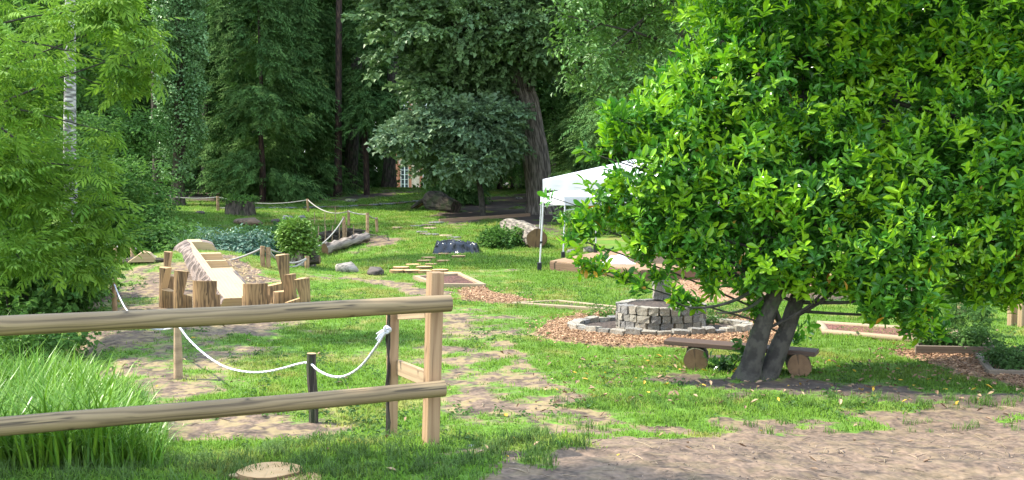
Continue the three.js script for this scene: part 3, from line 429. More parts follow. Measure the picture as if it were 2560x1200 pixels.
bare(512, 480, 508, 56, 0.16, M.bark, 'thin shadowed trunk just right of the ivy clad trunk');
bare(876, 498, 925, 57, 0.34, M.bark, 'leaning brown trunk left of the house, larger of the pair', 'leaning_tree', 13);
bare(908, 492, 918, 58, 0.22, M.bark, 'narrower upright trunk close beside the larger leaning brown one', 'leaning_tree', 14);
bare(972, 478, 1000, 60, 0.34, M.bark, 'dark forked trunk standing left of the house windows', 'forked_tree', 13);
bare(640, 490, 636, 60, 0.15, M.bark, 'thin dark trunk in the shade behind the blue green yew');
{ // pale trunk on the left
  const d = 30, x = X(176, d), b = onG(x, -d, -0.1), o = thing('pale_trunk_tree', 'tree with slender pale grey trunk seen through the ash leaves', 'tree', b), pts = smooth([b, V(x + 0.02, b.y + 2.5, -d), V(x + 0.1, b.y + 6, -d), V(x + 0.2, b.y + 11, -d)], 10);
  trunkPart(o, pts, pts.map((_, i) => 0.185 - 0.008 * i), M.birch); crown(o, subLobes(V(x + 0.2, b.y + 10.5, -d), [2.6, 2.6, 2.6], 7, 31), 1000, K.hazel, M.leaf, HAZEL, { seed: 33, scale: 1.3 });
}
{ // massive trunk in the middle
  const d = 44.5, P = [[1356, 545], [1348, 480], [1340, 400], [1318, 270], [1298, 190], [1282, 60], [1262, -60], [1240, -220]].map(([a, c]) => at(a, c, d)), b = P[0].clone(); b.y = ground(b.x, b.z) - 0.15; P[0].copy(b);
  const o = thing('massive_tree', 'massive old tree with thick fissured leaning trunk and grey green canopy', 'tree', b), pts = smooth(P, 22);
  trunkPart(o, pts, pts.map((_, i) => i === 0 ? 0.82 : i === 1 ? 0.66 : 0.58 - 0.009 * i), M.barkold, { sides: 18, wob: 0.14 });
  const L = [[1130, 60, 3.6, 1.6], [1230, 130, 3, 1.4], [1080, 160, 2.6, 1.1], [1350, 95, 2.2, 1.1], [1145, 225, 2.0, 0.8], [1060, 20, 2.8, 1.6], [1400, 60, 2.4, 1.8], [1290, 20, 3, 1.6], [1250, -80, 5, 2.2], [1080, -90, 4, 2.2]].map(([a, c, r, ry], i) => [at(a, c, d - 1.8 + (i % 3) * 1.2), [r, ry * 0.8, 2]]);
  limbs(o, (t) => pts[9 + ((t * 8) | 0)], L, 0.16, M.bark, 5, 9);
  crown(o, L, 3600, K.maple, M.maple, [[0.1, 0.185, 0.062], [0.175, 0.275, 0.095]], { seed: 17, scale: 1.15, gap: 0.36, up: 0.6, droop: 0.15, gapSize: 0.9 });
}
{ // young maple in front of it
  const d = 43, P = [[1207, 552], [1206, 520], [1200, 470], [1190, 420], [1194, 340], [1190, 270]].map(([a, c]) => at(a, c, d)), b = P[0].clone(); b.y = ground(b.x, b.z) - 0.1; P[0].copy(b);
  const o = thing('young_maple', 'young maple with curved thin trunk and layered silvery green leaves', 'tree', b), pts = smooth(P, 14); trunkPart(o, pts, pts.map((_, i) => i === 0 ? 0.2 : 0.14 - 0.006 * i), M.barksmooth, { sides: 10 });
  const L = [[1190, 310, 1.9, 0.8], [1060, 350, 1.5, 0.55], [1120, 400, 1.6, 0.6], [1010, 345, 0.9, 0.3], [1245, 370, 0.85, 0.5], [1220, 290, 1.4, 0.5], [1180, 410, 1.1, 0.45], [1090, 300, 1.3, 0.5]].map(([a, c, r, ry], i) => [at(a, c, d - 0.8 + (i % 3) * 0.8), [r, ry, 1.3]]);
  limbs(o, (t) => pts[8 + ((t * 5) | 0)], L, 0.05, M.barksmooth, 6, 8); crown(o, L, 1500, K.maple, M.maple, [[0.115, 0.195, 0.095], [0.19, 0.285, 0.135]], { seed: 27, scale: 0.95, gap: 0.3, up: 0.7, droop: 0.1, gapSize: 0.6 });
}
// shrubs and lighter growth on the left, under and behind the ash
for (const [px, py, d, r, h, label] of [[330, 480, 34, 1.5, 2.4, 'leafy hazel bush at the foot of the pale trunk'], [310, 330, 38, 1.3, 3.6, 'tall light green hazel in front of the slim dark trunk'], [430, 545, 31, 1.2, 1.1, 'dark low bush on the pond bank beneath the ivy clad trunk'], [340, 560, 33, 1.1, 0.9, 'low dark bush on the pond bank beside the ash'], [60, 420, 30, 2.2, 3.4, 'bright leafy bush behind the ash at the far left'], [40, 690, 17.5, 1.0, 1.7, 'leafy bush under the ash leaves at the left edge'], [135, 690, 19.5, 0.8, 1.3, 'leafy bush beneath the ash beside the shaded sedge'], [-30, 640, 20, 1.3, 2.2, 'leafy bush under the ash, cut by the left frame edge']]) {
  const x = X(px, d), b = onG(x, -d, -0.05), o = thing('hazel_bush', label, 'bush', b), c = V(x, b.y + h * 0.55, -d), L = subLobes(c, [r, h * 0.5, r], 7, px); limbs(o, () => b.clone().add(V(0, 0.05, 0)), L, 0.03, M.bark, px, 7); crown(o, L, 900, K.hazel, M.leaf, HAZEL, { seed: px, scale: 1.0, gap: 0.3, gapSize: 0.7 });
}
{ // ash hanging in from the left; its trunk stands outside the frame
  const b = onG(-8.6, -14.5, -0.1), o = thing('ash_tree', 'ash tree whose feathery bright leaves hang in from the left', 'tree', b), P = [b, V(-8.5, 1.6, -14.5), V(-8.1, 3.2, -14.6), V(-7.7, 4.6, -14.6)], pts = smooth(P, 10);
  trunkPart(o, pts, pts.map((_, i) => 0.17 - 0.011 * i), M.barksmooth);
  const L = [[50, 90, 0.95, 15.5], [245, 20, 0.5, 15], [330, 170, 0.42, 15], [390, 110, 0.2, 14.8], [50, 270, 0.6, 15.8], [285, 230, 0.28, 15.2], [310, 50, 0.5, 15.5], [60, 420, 0.75, 15], [240, 420, 0.22, 14.8], [270, 330, 0.2, 15], [80, 550, 0.75, 14.6], [230, 530, 0.45, 15], [270, 610, 0.35, 15.3], [170, 640, 0.5, 14.8], [60, 660, 0.6, 14], [225, 690, 0.22, 15.2], [20, 180, 0.7, 14], [-60, 420, 0.8, 14], [300, 560, 0.2, 15.4]].map(([a, c, r, d]) => [at(a, c, d), [r, r * 0.8, r]]);
  limbs(o, (t) => pts[4 + ((t * 5) | 0)], L, 0.03, M.barksmooth, 8, 20);
  crown(o, L, 780, K.ash, M.leaf, [[0.11, 0.24, 0.022], [0.22, 0.37, 0.04]], { seed: 9, scale: 0.92, shell: 0.5, gap: 0.36, gapSize: 0.55, droop: 0.12, up: 0.8 });
}
{ // a second ash standing left of the camera, out of frame, shades the near bank
  const b = onG(-9, -7.4, -0.1), o = thing('ash_tree', 'second ash tree, outside the frame on the left, shading the near bank', 'tree', b), pts = smooth([b, V(-8.8, 2.5, -7.4), V(-8, 6, -7.6), V(-7.2, 8.2, -7.7)], 10); trunkPart(o, pts, pts.map((_, i) => 0.2 - 0.012 * i), M.barksmooth);
  const L = [[V(-7.8, 7.4, -7.75), [1.9, 0.9, 0.7]], [V(-6.0, 7.0, -7.7), [1.5, 0.7, 0.65]], [V(-9.2, 8.2, -7.7), [1.7, 1, 0.7]], [V(-5.0, 6.7, -7.5), [1.0, 0.5, 0.55]]]; limbs(o, (t) => pts[6 + ((t * 3) | 0)], L, 0.06, M.barksmooth, 8, 4);
  crown(o, L, 260, K.ash, M.leaf, [[0.075, 0.165, 0.025], [0.15, 0.26, 0.04]], { seed: 19, scale: 1.2, shell: 0.6, gap: 0.22, gapSize: 0.6, droop: 0.3 });
}
{ // beech-like tree drooping between the canopy and the glossy tree
  const d = 21, b = onG(X(1960, d + 1), -d - 1, -0.1), o = thing('drooping_tree', 'tree with drooping light green sprays above the white canopy', 'tree', b), P = [b, V(b.x - 0.2, 2.5, b.z), V(b.x - 0.5, 5, b.z), V(b.x - 0.8, 8, b.z)], pts = smooth(P, 10); trunkPart(o, pts, pts.map((_, i) => 0.24 - 0.014 * i), M.bark);
  const L = [[1420, 40, 0.3], [1450, 90, 0.32], [1520, 30, 0.5], [1500, 140, 0.42], [1430, 180, 0.25], [1560, 110, 0.5], [1570, 200, 0.42], [1490, 230, 0.3], [1620, 60, 0.5], [1640, 200, 0.4], [1480, -40, 0.6], [1620, -60, 0.8], [1760, -80, 0.9], [1700, 60, 0.5]].map(([a, c, r], i) => [at(a, c, d - 1 + (i % 3) * 0.6), [r, r * 0.8, r]]);
  L.push([V(b.x - 0.8, 7.5, b.z), [2.4, 1.6, 2]]); limbs(o, (t) => pts[5 + ((t * 5) | 0)], L, 0.05, M.bark, 7, 15);
  crown(o, L, 2100, [spray(71, 12, 0.32, 0.1, 0.05, { flat: 0.5, droop: 0.5 })], M.maple, [[0.08, 0.19, 0.03], [0.15, 0.29, 0.05]], { seed: 39, scale: 1, gap: 0.3, gapSize: 0.45, droop: 0.5 });
}

{ // dim undergrowth closing the wood below the crowns
  const R = rng(313), l = [[], []]; for (let i = 0; i < 14000; i++) { const x = -48 + 88 * R(), d = 74 + 16 * R(), y = 12 * Math.pow(R(), 1.15); if (x / d > -0.108 && x / d < -0.076) continue; l[i % 2].push([dirMat(V(x, ground(x, -d) + y, -d), V(R() - 0.5, -0.2 + 0.4 * R(), R() - 0.2), R() * 3, 1.6 + R()), tint(R, ...LEAF)]); }
  l.forEach((q, i) => tag(copies('undergrowth', K.broad[i], M.leaf, q), 'dim undergrowth deep in the wood between the trunks', 'undergrowth', 'deep undergrowth', 'stuff'));
}

// ---------------------------------------------------------------- the glossy tree at the right
{
  const d0 = 12.1, b = G(1880, 948); b.y -= 0.06;
  const o = thing('glossy_evergreen_tree', 'large glossy evergreen tree with twin leaning trunks and bright green whorled leaves', 'tree', b);
  const D = -b.z, A = smooth([at(1866, 958, D), at(1884, 890, D), at(1905, 820, D), at(1935, 740, D), at(1965, 640, D + 0.1), at(1990, 520, D + 0.2), at(2030, 380, D + 0.7), at(2010, 200, D + 1), at(2060, 40, D + 1.1)], 26), B = smooth([at(1912, 958, D + 0.05), at(1940, 890, D + 0.1), at(1968, 820, D + 0.15), at(1992, 750, D + 0.2), at(2030, 650, D + 0.3), at(2100, 500, D + 0.4), at(2200, 330, D + 0.5), at(2280, 150, D + 0.6)], 24);
  trunkPart(o, A, A.map((_, i) => i === 0 ? 0.17 : i === 1 ? 0.14 : 0.125 - 0.0042 * i), M.barksmooth, { sides: 16, wob: 0.09 }); trunkPart(o, B, B.map((_, i) => i === 0 ? 0.15 : 0.115 - 0.0034 * i), M.barksmooth, { sides: 16, wob: 0.09, seed: 5 });
  // lobes: pixel of the centre, radius in metres, depth
  const L = [[1830, 140, 0.5, 12.2], [1750, 240, 0.52, 12.2], [1900, 60, 0.7, 12.3], [1690, 330, 0.55, 12.1], [1600, 330, 0.38, 12.1], [1550, 300, 0.22, 12], [1660, 440, 0.55, 11.9], [1585, 455, 0.28, 11.9], [1800, 360, 0.8, 12.3], [1880, 230, 0.75, 12.2], [2050, 90, 0.9, 12.6], [2200, 60, 0.9, 12.6], [2400, 80, 0.9, 12.4], [2560, 60, 0.9, 12.2], [2000, 300, 0.85, 12.4], [2180, 260, 0.9, 12.8], [2330, 240, 0.85, 12.4], [2480, 300, 0.8, 11.9], [2600, 280, 0.9, 12], [1900, 470, 0.8, 12], [2060, 460, 0.8, 12], [2200, 480, 0.85, 12.1], [2360, 440, 0.8, 11.8], [2500, 470, 0.75, 11.6], [2640, 480, 0.9, 11.6], [1760, 540, 0.62, 11.9], [1640, 550, 0.36, 11.8], [1570, 530, 0.24, 11.8], [1470, 560, 0.18, 11.8], [1420, 590, 0.11, 11.7], [1500, 500, 0.12, 11.8], [1900, 620, 0.62, 11.7], [2040, 620, 0.62, 11.7], [2180, 630, 0.6, 11.6], [2300, 600, 0.6, 11.5], [2430, 610, 0.55, 11.5], [2550, 600, 0.6, 11.6], [1770, 640, 0.26, 11.6], [1690, 630, 0.2, 11.7], [1850, 660, 0.2, 11.6], [1610, 620, 0.17, 11.6], [2260, 730, 0.36, 11.3], [2300, 790, 0.26, 11.3], [2200, 770, 0.2, 11.3], [2430, 700, 0.34, 11.8], [2540, 700, 0.36, 12], [2100, 680, 0.26, 11.7], [1990, 660, 0.26, 11.7], [2170, 700, 0.22, 12], [1500, 670, 0.1, 11.6], [1455, 668, 0.07, 11.6], [1600, 715, 0.07, 11.5], [1700, 750, 0.09, 11.4], [1740, 760, 0.06, 11.4], [1560, 690, 0.08, 11.6], [1650, 690, 0.1, 11.6], [1780, 715, 0.08, 11.5], [1368, 490, 0.03, 11.9], [1560, 370, 0.2, 12], [1500, 390, 0.12, 12], [1570, 405, 0.2, 12],
    [2000, -120, 1.6, 12.6], [2300, -120, 1.6, 12.4], [2750, 100, 1.4, 12.2], [2800, 500, 1.2, 11.8], [1990, 850, 0.05, 11.9], [1895, 775, 0.09, 11.7], [1900, 715, 0.12, 11.6], [2330, 830, 0.14, 11.3]].map(([a, c, r, d]) => [at(a, c, d), [r, r * 0.85, r]]);
  const R = rng(4), pick = (c) => { let best = A[12], m = 9; for (const P of [...A.slice(6), ...B.slice(6)]) { const q = Math.abs(P.distanceTo(c) - 1.1) + Math.max(0, P.y - c.y) * 0.5; if (q < m) { m = q; best = P; } } return best; };
  for (const [c, r] of L.slice(0, 62)) { if (r[0] < 0.25 && c.y < 1.25 && R() < 0.75) continue; const a = pick(c), mid = a.clone().lerp(c, 0.5).add(V((R() - 0.5) * 0.2, 0.02 - r[0] * 0.15, (R() - 0.5) * 0.2)), s = smooth([a, mid, c, c.clone().add(c.clone().sub(mid).multiplyScalar(0.02))], 9); trunkPart(o, s, s.map((_, i) => Math.min(0.03, 0.008 + r[0] * 0.045) * (1 - 0.085 * i)), M.barksmooth, { name: 'branch', sides: 6 }); }
  for (const P of [[[1905, 745], [1880, 765], [1840, 780], [1790, 782]], [[1915, 700], [1860, 740], [1790, 765], [1720, 768], [1690, 755]]]) { const s = smooth(P.map(([a, c], i) => at(a, c, D - 0.1 - i * 0.1)), 10); trunkPart(o, s, s.map((_, i) => 0.022 - 0.0015 * i), M.barksmooth, { name: 'branch', sides: 6 }); }
  // whorls: young yellow green ones at the tips, older darker ones within
  const lists = K.rose.map(() => []), vol = L.map(([, r]) => Math.max(r[0] < 0.08 ? 0.006 : 0.012, r[0] ** 2)), tot = vol.reduce((a, c) => a + c), shown = [], inside = (p, skip) => L.some(([c, r], i) => i !== skip && ((p.x - c.x) / r[0]) ** 2 + ((p.y - c.y) / r[1]) ** 2 + ((p.z - c.z) / r[2]) ** 2 < 0.55);
  let made = 0; for (let tries = 0; made < 18500 && tries < 120000; tries++) {
    let k = R() * tot, i = 0; while (k > vol[i] && i < L.length - 1) k -= vol[i++];
    const [c, r] = L[i], th = R() * 6.283, cz = R() * 2 - 1, sz = Math.sqrt(1 - cz * cz), q = Math.pow(R(), 0.32), dir = V(Math.cos(th) * sz, cz, Math.sin(th) * sz), p = V(c.x + dir.x * r[0] * q, c.y + dir.y * r[1] * q, c.z + dir.z * r[2] * q), inn = inside(p, i);
    if (inn && R() > 0.3) continue; if (vn3(p.x * 2.3, p.y * 3, p.z * 2.3, 6) < 0.27) continue;
    const y = V(dir.x * 0.7 - 0.1, dir.y * 0.3 + 0.7, dir.z * 0.55).add(V((R() - 0.5) * 1.3, (R() - 0.5) * 0.9, (R() - 0.5) * 1.3)).normalize(), s = 0.5 + R() * 0.62, m = new THREE.Matrix4().compose(p.clone().sub(b), new THREE.Quaternion().setFromUnitVectors(V(0, 1, 0), y).multiply(new THREE.Quaternion().setFromAxisAngle(V(0, 1, 0), R() * 6.28)), V(s, s, s));
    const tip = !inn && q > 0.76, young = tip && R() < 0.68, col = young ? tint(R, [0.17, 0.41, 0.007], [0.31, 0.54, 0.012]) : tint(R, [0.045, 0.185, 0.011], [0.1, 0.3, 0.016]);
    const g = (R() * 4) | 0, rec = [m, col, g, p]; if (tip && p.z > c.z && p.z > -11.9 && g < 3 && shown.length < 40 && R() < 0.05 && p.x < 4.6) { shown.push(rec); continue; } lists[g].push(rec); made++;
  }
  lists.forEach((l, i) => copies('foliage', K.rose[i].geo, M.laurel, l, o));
  // the largest leaves, one by one
  const lg = fromTris(leaf(0.115, 0.05, { rows: 5, widest: 0.62, fold: 0.2, arch: 0.18, tip: 0.25, pw: 0.6 })), lm = [[0.06, 0.2, 0.012], [0.085, 0.25, 0.013], [0.16, 0.36, 0.01], [0.045, 0.17, 0.012]].map((c) => { const m = M.laurel.clone(); m.color = rgb(...c); return m; }), seared = M.laurel.clone(); seared.color = rgb(0.42, 0.22, 0.015); let count = 0;
  for (const [m, , g] of shown) { const lmv = lm[(R() * 4) | 0]; for (const q of K.rose[g].list) { if (count++ >= 300) break; const x = mesh('leaf', lg, R() < 0.03 ? seared : lmv, o); x.applyMatrix4(m.clone().multiply(q)); } }
  { const list = []; for (let i = 0; i < 60; i++) { const [c, r] = L[(R() * 55) | 0], p = V(c.x + (R() - 0.5) * r[0] * 1.6, c.y + (R() - 0.6) * r[1] * 1.6, c.z + r[2] * 0.8 * R()); list.push([mat4(p.sub(b), R() * 6.28, R() * 1.2, R(), 0.9), tint(R, [0.42, 0.2, 0.01], [0.6, 0.36, 0.02])]); } copies('yellowed_leaves', lg, M.laurel, list, o); }
}
// low shoots at its foot
{ const b = G(1815, 930), o = thing('evergreen_shoots', 'small sprouting shoots at the foot of the glossy tree, left side', 'shoots', b); crown(o, [[b.clone().add(V(0, 0.08, 0)), [0.16, 0.09, 0.12]], [b.clone().add(V(0.22, 0.22, 0.02)), [0.07, 0.14, 0.07]]], 26, K.rose.map((k) => k.geo), M.laurel, [[0.03, 0.1, 0.02], [0.06, 0.15, 0.025]], { seed: 3, gap: 0, axis: 'y', scale: 0.75, name: 'foliage' }); mesh('stem', tube([V(0, -0.03, 0), V(0.12, 0.12, 0), V(0.22, 0.3, 0.02)], [0.008, 0.006, 0.004], { sides: 5 }), M.barksmooth, o); }

// ---------------------------------------------------------------- grass, reeds, chips
{
  const R = rng(77), kinds = [blades(1, 12, 0.055, 0.006, 0.07, 0.7, 2, 0.7), blades(2, 10, 0.065, 0.006, 0.08, 0.9, 2, 0.7), blades(3, 14, 0.045, 0.006, 0.09, 0.8, 2, 0.7)], lists = kinds.map(() => []), far = kinds.map(() => []);
  const add = (x, z, s, li) => { const [g, c, l] = cover(x, z); if (R() > sst(0.3, 0.75, g + 0.35 * (fbm(x * 17, z * 17, 3, 51) - 0.5))) return false; const n = fbm(x * 0.7, z * 0.7, 3, 13), dry = sst(0.55, 0.8, fbm(x * 2.1, z * 2.1, 3, 41)) * 0.7 + R() * 0.25; const c1 = [lerp(0.11, 0.25, dry), lerp(0.245, 0.255, dry), lerp(0.01, 0.045, dry)], k = 0.75 + 0.5 * R() + 0.3 * (n - 0.5); li[(R() * 3) | 0].push([mat4(V(x, ground(x, z) - 0.004, z), R() * 6.28, (R() - 0.5) * 0.3, (R() - 0.5) * 0.3, V(s, s * (0.5 + R() * 0.5) * (0.6 + 0.6 * g), s)), rgb(c1[0] * k, c1[1] * k, c1[2] * k)]); return true; };
  for (let i = 0; i < 70000; i++) { const d = 5.6 + 20.4 * Math.pow(R(), 1.15), x = (R() * 2 - 1) * (d * 0.47 + 0.5); if (Math.abs(x) < 8.9) add(x, -d, 0.85 + R() * 0.5, lists); }
  for (let i = 0; i < 42000; i++) { const d = 26 + 34 * Math.pow(R(), 1.3), x = X(380 + R() * 1080, d); add(x, -d, 1.5 + R() * 0.8, far); }
  for (let i = 0; i < 9000; i++) { const d = 18 + 12 * R(), x = X(1280 + R() * 1400, d); add(x, -d, 1.4 + R() * 0.6, far); }
  kinds.forEach((g, i) => { for (const [l, txt] of [[lists[i], 'short lawn grass growing over the near ground'], [far[i], 'short grass covering the far lawn']]) tag(copies('grass', g, M.blade, l), txt, 'grass', 'lawn grass'); });
  // longer tufts along the bank
  const tuft = blades(8, 22, 0.16, 0.006, 0.09, 0.8, 3), tl = []; for (let i = 0; i < 450; i++) { const d = 6.8 + R() * 1.6, x = -3.7 + R() * 4.6; if (cover(x, -d)[0] < 0.4) continue; const c = 0.8 + R() * 0.5; tl.push([mat4(V(x, ground(x, -d) - 0.01, -d), R() * 6.28, 0, 0, 0.5 + R() * 0.6), rgb(0.085 * c, 0.15 * c, 0.03 * c)]); }
  for (let i = 0; i < 160; i++) { const p = G(1400 + R() * 1160, 1015 + R() * 30 - 20 + (R() < 0.2 ? 60 : 0)), c = 0.8 + R() * 0.5; tl.push([mat4(V(p.x, p.y - 0.01, p.z), R() * 6.28, 0, 0, 0.4 + R() * 0.5), rgb(0.1 * c, 0.19 * c, 0.03 * c)]); }
  tag(copies('grass', tuft, M.blade, tl), 'taller grass tufts on the near bank below the fence', 'grass', 'lawn grass');
  // clover-like weeds
  const weed = spray(91, 9, 0.12, 0.035, 0.03, { flat: 0.3, droop: -0.1 }), wl = []; for (let i = 0; i < 2600; i++) { const d = 8 + 14 * R(), x = (R() * 2 - 1) * d * 0.45; if (fbm(x * 0.8, d * 0.8, 3, 99) < 0.52 || cover(x, -d)[0] < 0.25) continue; wl.push([mat4(V(x, ground(x, -d) + 0.012, -d), R() * 6.28, -0.2, 0, 0.7 + R() * 0.7), tint(R, [0.06, 0.13, 0.03], [0.11, 0.2, 0.04])]); }
  tag(copies('weeds', weed, M.leaf, wl), 'low broad leaved weeds among the grass', 'weeds', null, 'stuff');
  // reeds of the hollow
  const reeds = [blades(21, 15, 0.76, 0.018, 0.16, 0.5, 5, 0.1), blades(22, 14, 0.84, 0.017, 0.16, 0.85, 6, 0.1)], rl = reeds.map(() => []);
  for (let i = 0; i < 14000; i++) { const d = 7.3 + 10 * R(), x = -8.2 + 6.3 * R(), e = -2.9 - (d - 9.1) * 0.42 - x + 0.5 * (fbm(x * 2, d * 2, 2, 5) - 0.5) - 0.55 * sst(9.5, 13, d); if (e < 0 || (d > 12.6 && R() > 0.4) || R() > sst(0, 0.5, e) + 0.3) continue; const edge = sst(0, 0.7, e), s = lerp(0.5, 1, edge) * (0.75 + R() * 0.5); rl[i % 2].push([mat4(V(x, ground(x, -d) - 0.02, -d), R() * 6.28, (R() - 0.5) * 0.2, (R() - 0.5) * 0.2, s), tint(R, [0.085, 0.22, 0.014], [0.19, 0.34, 0.028])]); if (rl[0].length + rl[1].length > 5000) break; }
  rl.forEach((l, i) => tag(copies('reeds', reeds[i], M.reed, l), 'lush long reed grass filling the hollow behind the rails', 'reeds', 'hollow reeds', 'stuff'));
  // wood chips
  const chip = (s) => { const g = new THREE.BoxGeometry(1, 0.22, 0.38), p = g.attributes.position; for (let i = 0; i < p.count; i++) p.setXYZ(i, p.getX(i) * (1 + 0.3 * (hsh(i % 8, s) - 0.5)), p.getY(i) + 0.12 * p.getX(i) * p.getX(i), p.getZ(i) * (1 + 0.6 * (hsh(i % 5, s + 3) - 0.5))); g.computeVertexNormals(); return g; }, chips = [chip(1), chip(2)], texts = ['orange wood chips spread round the stone herb spiral', 'orange wood chips on the path beside the first mulch bed', 'wood chips spread beyond the glossy tree trunk', 'brown wood chips around the planted boxes on the right'], ranges = [[[0.2, -17.4], [4.6, -13.4], 9500], [[-1.3, -22], [0.7, -17.5], 2200], [[2, -24.5], [9, -18], 3500], [[3.4, -14], [8, -11], 3200]];
  chipZones.forEach(([f], zi) => { const l = []; const [[ax, az], [bx, bz], n] = ranges[zi]; for (let i = 0; i < n * 4 && l.length < n; i++) { const x = lerp(ax, bx, R()), z = lerp(az, bz, R()), s = f(x, z) + 0.3 * (fbm(x * 3, z * 3, 2, 77) - 0.5) + (R() < 0.06 ? -0.3 : 0); if (s > 0.02) continue; if (zi === 0 && Math.hypot((x - RING[0]) / 1.2, (z - RING[1]) / 0.85) < 1) continue; const k = 0.018 + 0.034 * R() * R() + 0.008 * R(); l.push([mat4(V(x, ground(x, z) + 0.035 + 0.02 * R(), z), R() * 6.28, (R() - 0.5) * 0.9, (R() - 0.5) * 0.9, k), tint(R, zi === 3 ? [0.15, 0.075, 0.042] : [0.25, 0.125, 0.062], zi === 3 ? [0.38, 0.235, 0.135] : [0.52, 0.34, 0.19], 0.35)]); } tag(copies('wood_chips', chips[zi % 2], std({ color: 0xffffff, roughness: 0.9 }), l), texts[zi], 'wood chips', null, 'stuff'); });
  const sl = []; for (let i = 0; i < 2600; i++) { const x = lerp(-7.2, -4, R()), z = lerp(-26, -17.5, R()); if (Z.sawdust(x, z) > 0.25 * R()) continue; sl.push([mat4(V(x, ground(x, z) + 0.012 * R() + 0.006, z), R() * 6.28, R() - 0.5, R() - 0.5, 0.02 + 0.03 * R()), tint(R, [0.5, 0.33, 0.17], [0.68, 0.5, 0.3])]); }
  tag(copies('sawdust', chips[0], std({ color: 0xffffff, roughness: 0.9 }), sl), 'pale shavings lying beside the carved log', 'sawdust', null, 'stuff');
  // dead leaves, twigs and clods
  const fl = fromTris(leaf(0.09, 0.045, { rows: 3, arch: -0.3, fold: 0.4 })), fll = []; for (let i = 0; i < 750; i++) { const under = R() < 0.6, d = under ? 10.2 + 3 * R() : 7 + 14 * R(), x = under ? 0.3 + 5 * R() : (R() * 2 - 1) * d * 0.45, g = cover(x, -d)[0]; fll.push([mat4(V(x, ground(x, -d) + 0.015 + 0.03 * g * R(), -d), R() * 6.28, (R() - 0.5) * 0.8, (R() - 0.5) * 0.8, 0.35 + R() * 0.5), R() < 0.12 ? tint(R, [0.5, 0.28, 0.02], [0.6, 0.4, 0.05]) : tint(R, [0.13, 0.07, 0.035], [0.42, 0.28, 0.16])]); }
  tag(copies('fallen_leaves', fl, std({ color: 0xffffff, roughness: 0.8, side: THREE.DoubleSide }), fll), 'scattered dry fallen leaves under and around the glossy tree', 'fallen leaves', null, 'stuff');
  const cl = []; const clod = boulder(1, 0.8, 1, 9, 0.25, 1); for (let i = 0; i < 6500; i++) { const d = 5.4 + 15 * R() * R(), x = (R() * 2 - 1) * (d * 0.46); if (cover(x, -d)[0] > 0.35) continue; cl.push([mat4(V(x, ground(x, -d) - 0.004, -d), R() * 6.28, 0, 0, 0.005 + 0.024 * R() * R() * R()), tint(R, [0.12, 0.085, 0.06], [0.3, 0.225, 0.165])]); }
  tag(copies('earth_clods', clod, std({ color: 0xffffff, roughness: 1 }), cl), 'small clods and pebbles on the bare earth', 'clods', null, 'stuff');
}
{ // twigs and straw on the bare earth
  const R = rng(515), tw = tube([V(-0.5, 0, 0), V(0, 0.03, 0.04), V(0.5, 0, 0)], [0.02, 0.024, 0.014], { sides: 5 }), l = []; for (let i = 0; i < 2600; i++) { const d = 5.4 + 16 * R() * R(), x = (R() * 2 - 1) * d * 0.46; if (cover(x, -d)[0] > 0.6) continue; l.push([mat4(V(x, ground(x, -d) + 0.008, -d), R() * 6.28, (R() - 0.5) * 0.2, (R() - 0.5) * 0.3, 0.03 + 0.16 * R() * R()), tint(R, [0.09, 0.06, 0.04], [0.34, 0.26, 0.16])]); }
  tag(copies('twig_litter', tw, std({ color: 0xffffff, roughness: 0.95 }), l), 'fine twigs and straw scattered on the bare earth', 'twigs', null, 'stuff');
}
// nettles, iris and scrub round the back pond
for (const [px, py, d, rx, h, n, geo, mat, cols, label, nm] of [[540, 610, 27, 0.95, 0.75, 260, K.hazel, M.maple, [[0.07, 0.15, 0.09], [0.14, 0.24, 0.15]], 'grey green comfrey bed behind the top of the carved log', 'comfrey'], [640, 590, 29, 0.9, 0.95, 420, K.ivy, M.leaf, [[0.07, 0.16, 0.05], [0.13, 0.25, 0.07]], 'pale green nettle patch on the pond edge', 'nettles'], [600, 640, 26, 0.7, 0.5, 160, K.hazel, M.maple, [[0.06, 0.14, 0.09], [0.12, 0.22, 0.14]], 'dark leafy clump beside the twin rope posts', 'comfrey'], [700, 575, 31, 0.9, 0.8, 240, K.ivy, M.leaf, HAZEL, 'shaded weeds on the pond edge behind the potted shrub', 'nettles'], [470, 560, 29, 1.0, 1.0, 260, K.hazel, M.leaf, HAZEL, 'leafy green scrub left of the iris clump', 'scrub'], [560, 555, 33, 1.2, 0.7, 400, K.ivy, M.leaf, HAZEL, 'nettles below the brown rock slab', 'nettles'], [60, 790, 13.5, 0.7, 0.75, 300, K.hazel, M.leaf, HAZEL, 'bright leafy bush above the reeds at the left edge', 'bush']]) {
  const p = V(X(px, d), 0, -d); p.y = ground(p.x, p.z) - 0.03; const o = thing(nm + (nm === 'bush' ? '' : '_patch'), label, nm, p), c = p.clone().add(V(0, h * 0.5, 0)); crown(o, subLobes(c, [rx, h * 0.6, rx * 0.8], 5, px), n, geo, mat, cols, { seed: px + 1, scale: geo === K.ivy ? 0.9 : 0.75, gap: 0.2, gapSize: 0.5, name: 'foliage' }); for (let i = 0; i < 5; i++) mesh('stem', tube([V(0, 0, 0), V((hsh(i, px) - 0.5) * rx, h * 0.4, 0.1), V((hsh(i, px) - 0.5) * rx * 1.4, h * 0.8, 0.1)], [0.008, 0.007, 0.004], { sides: 5 }), M.bark, o);
}
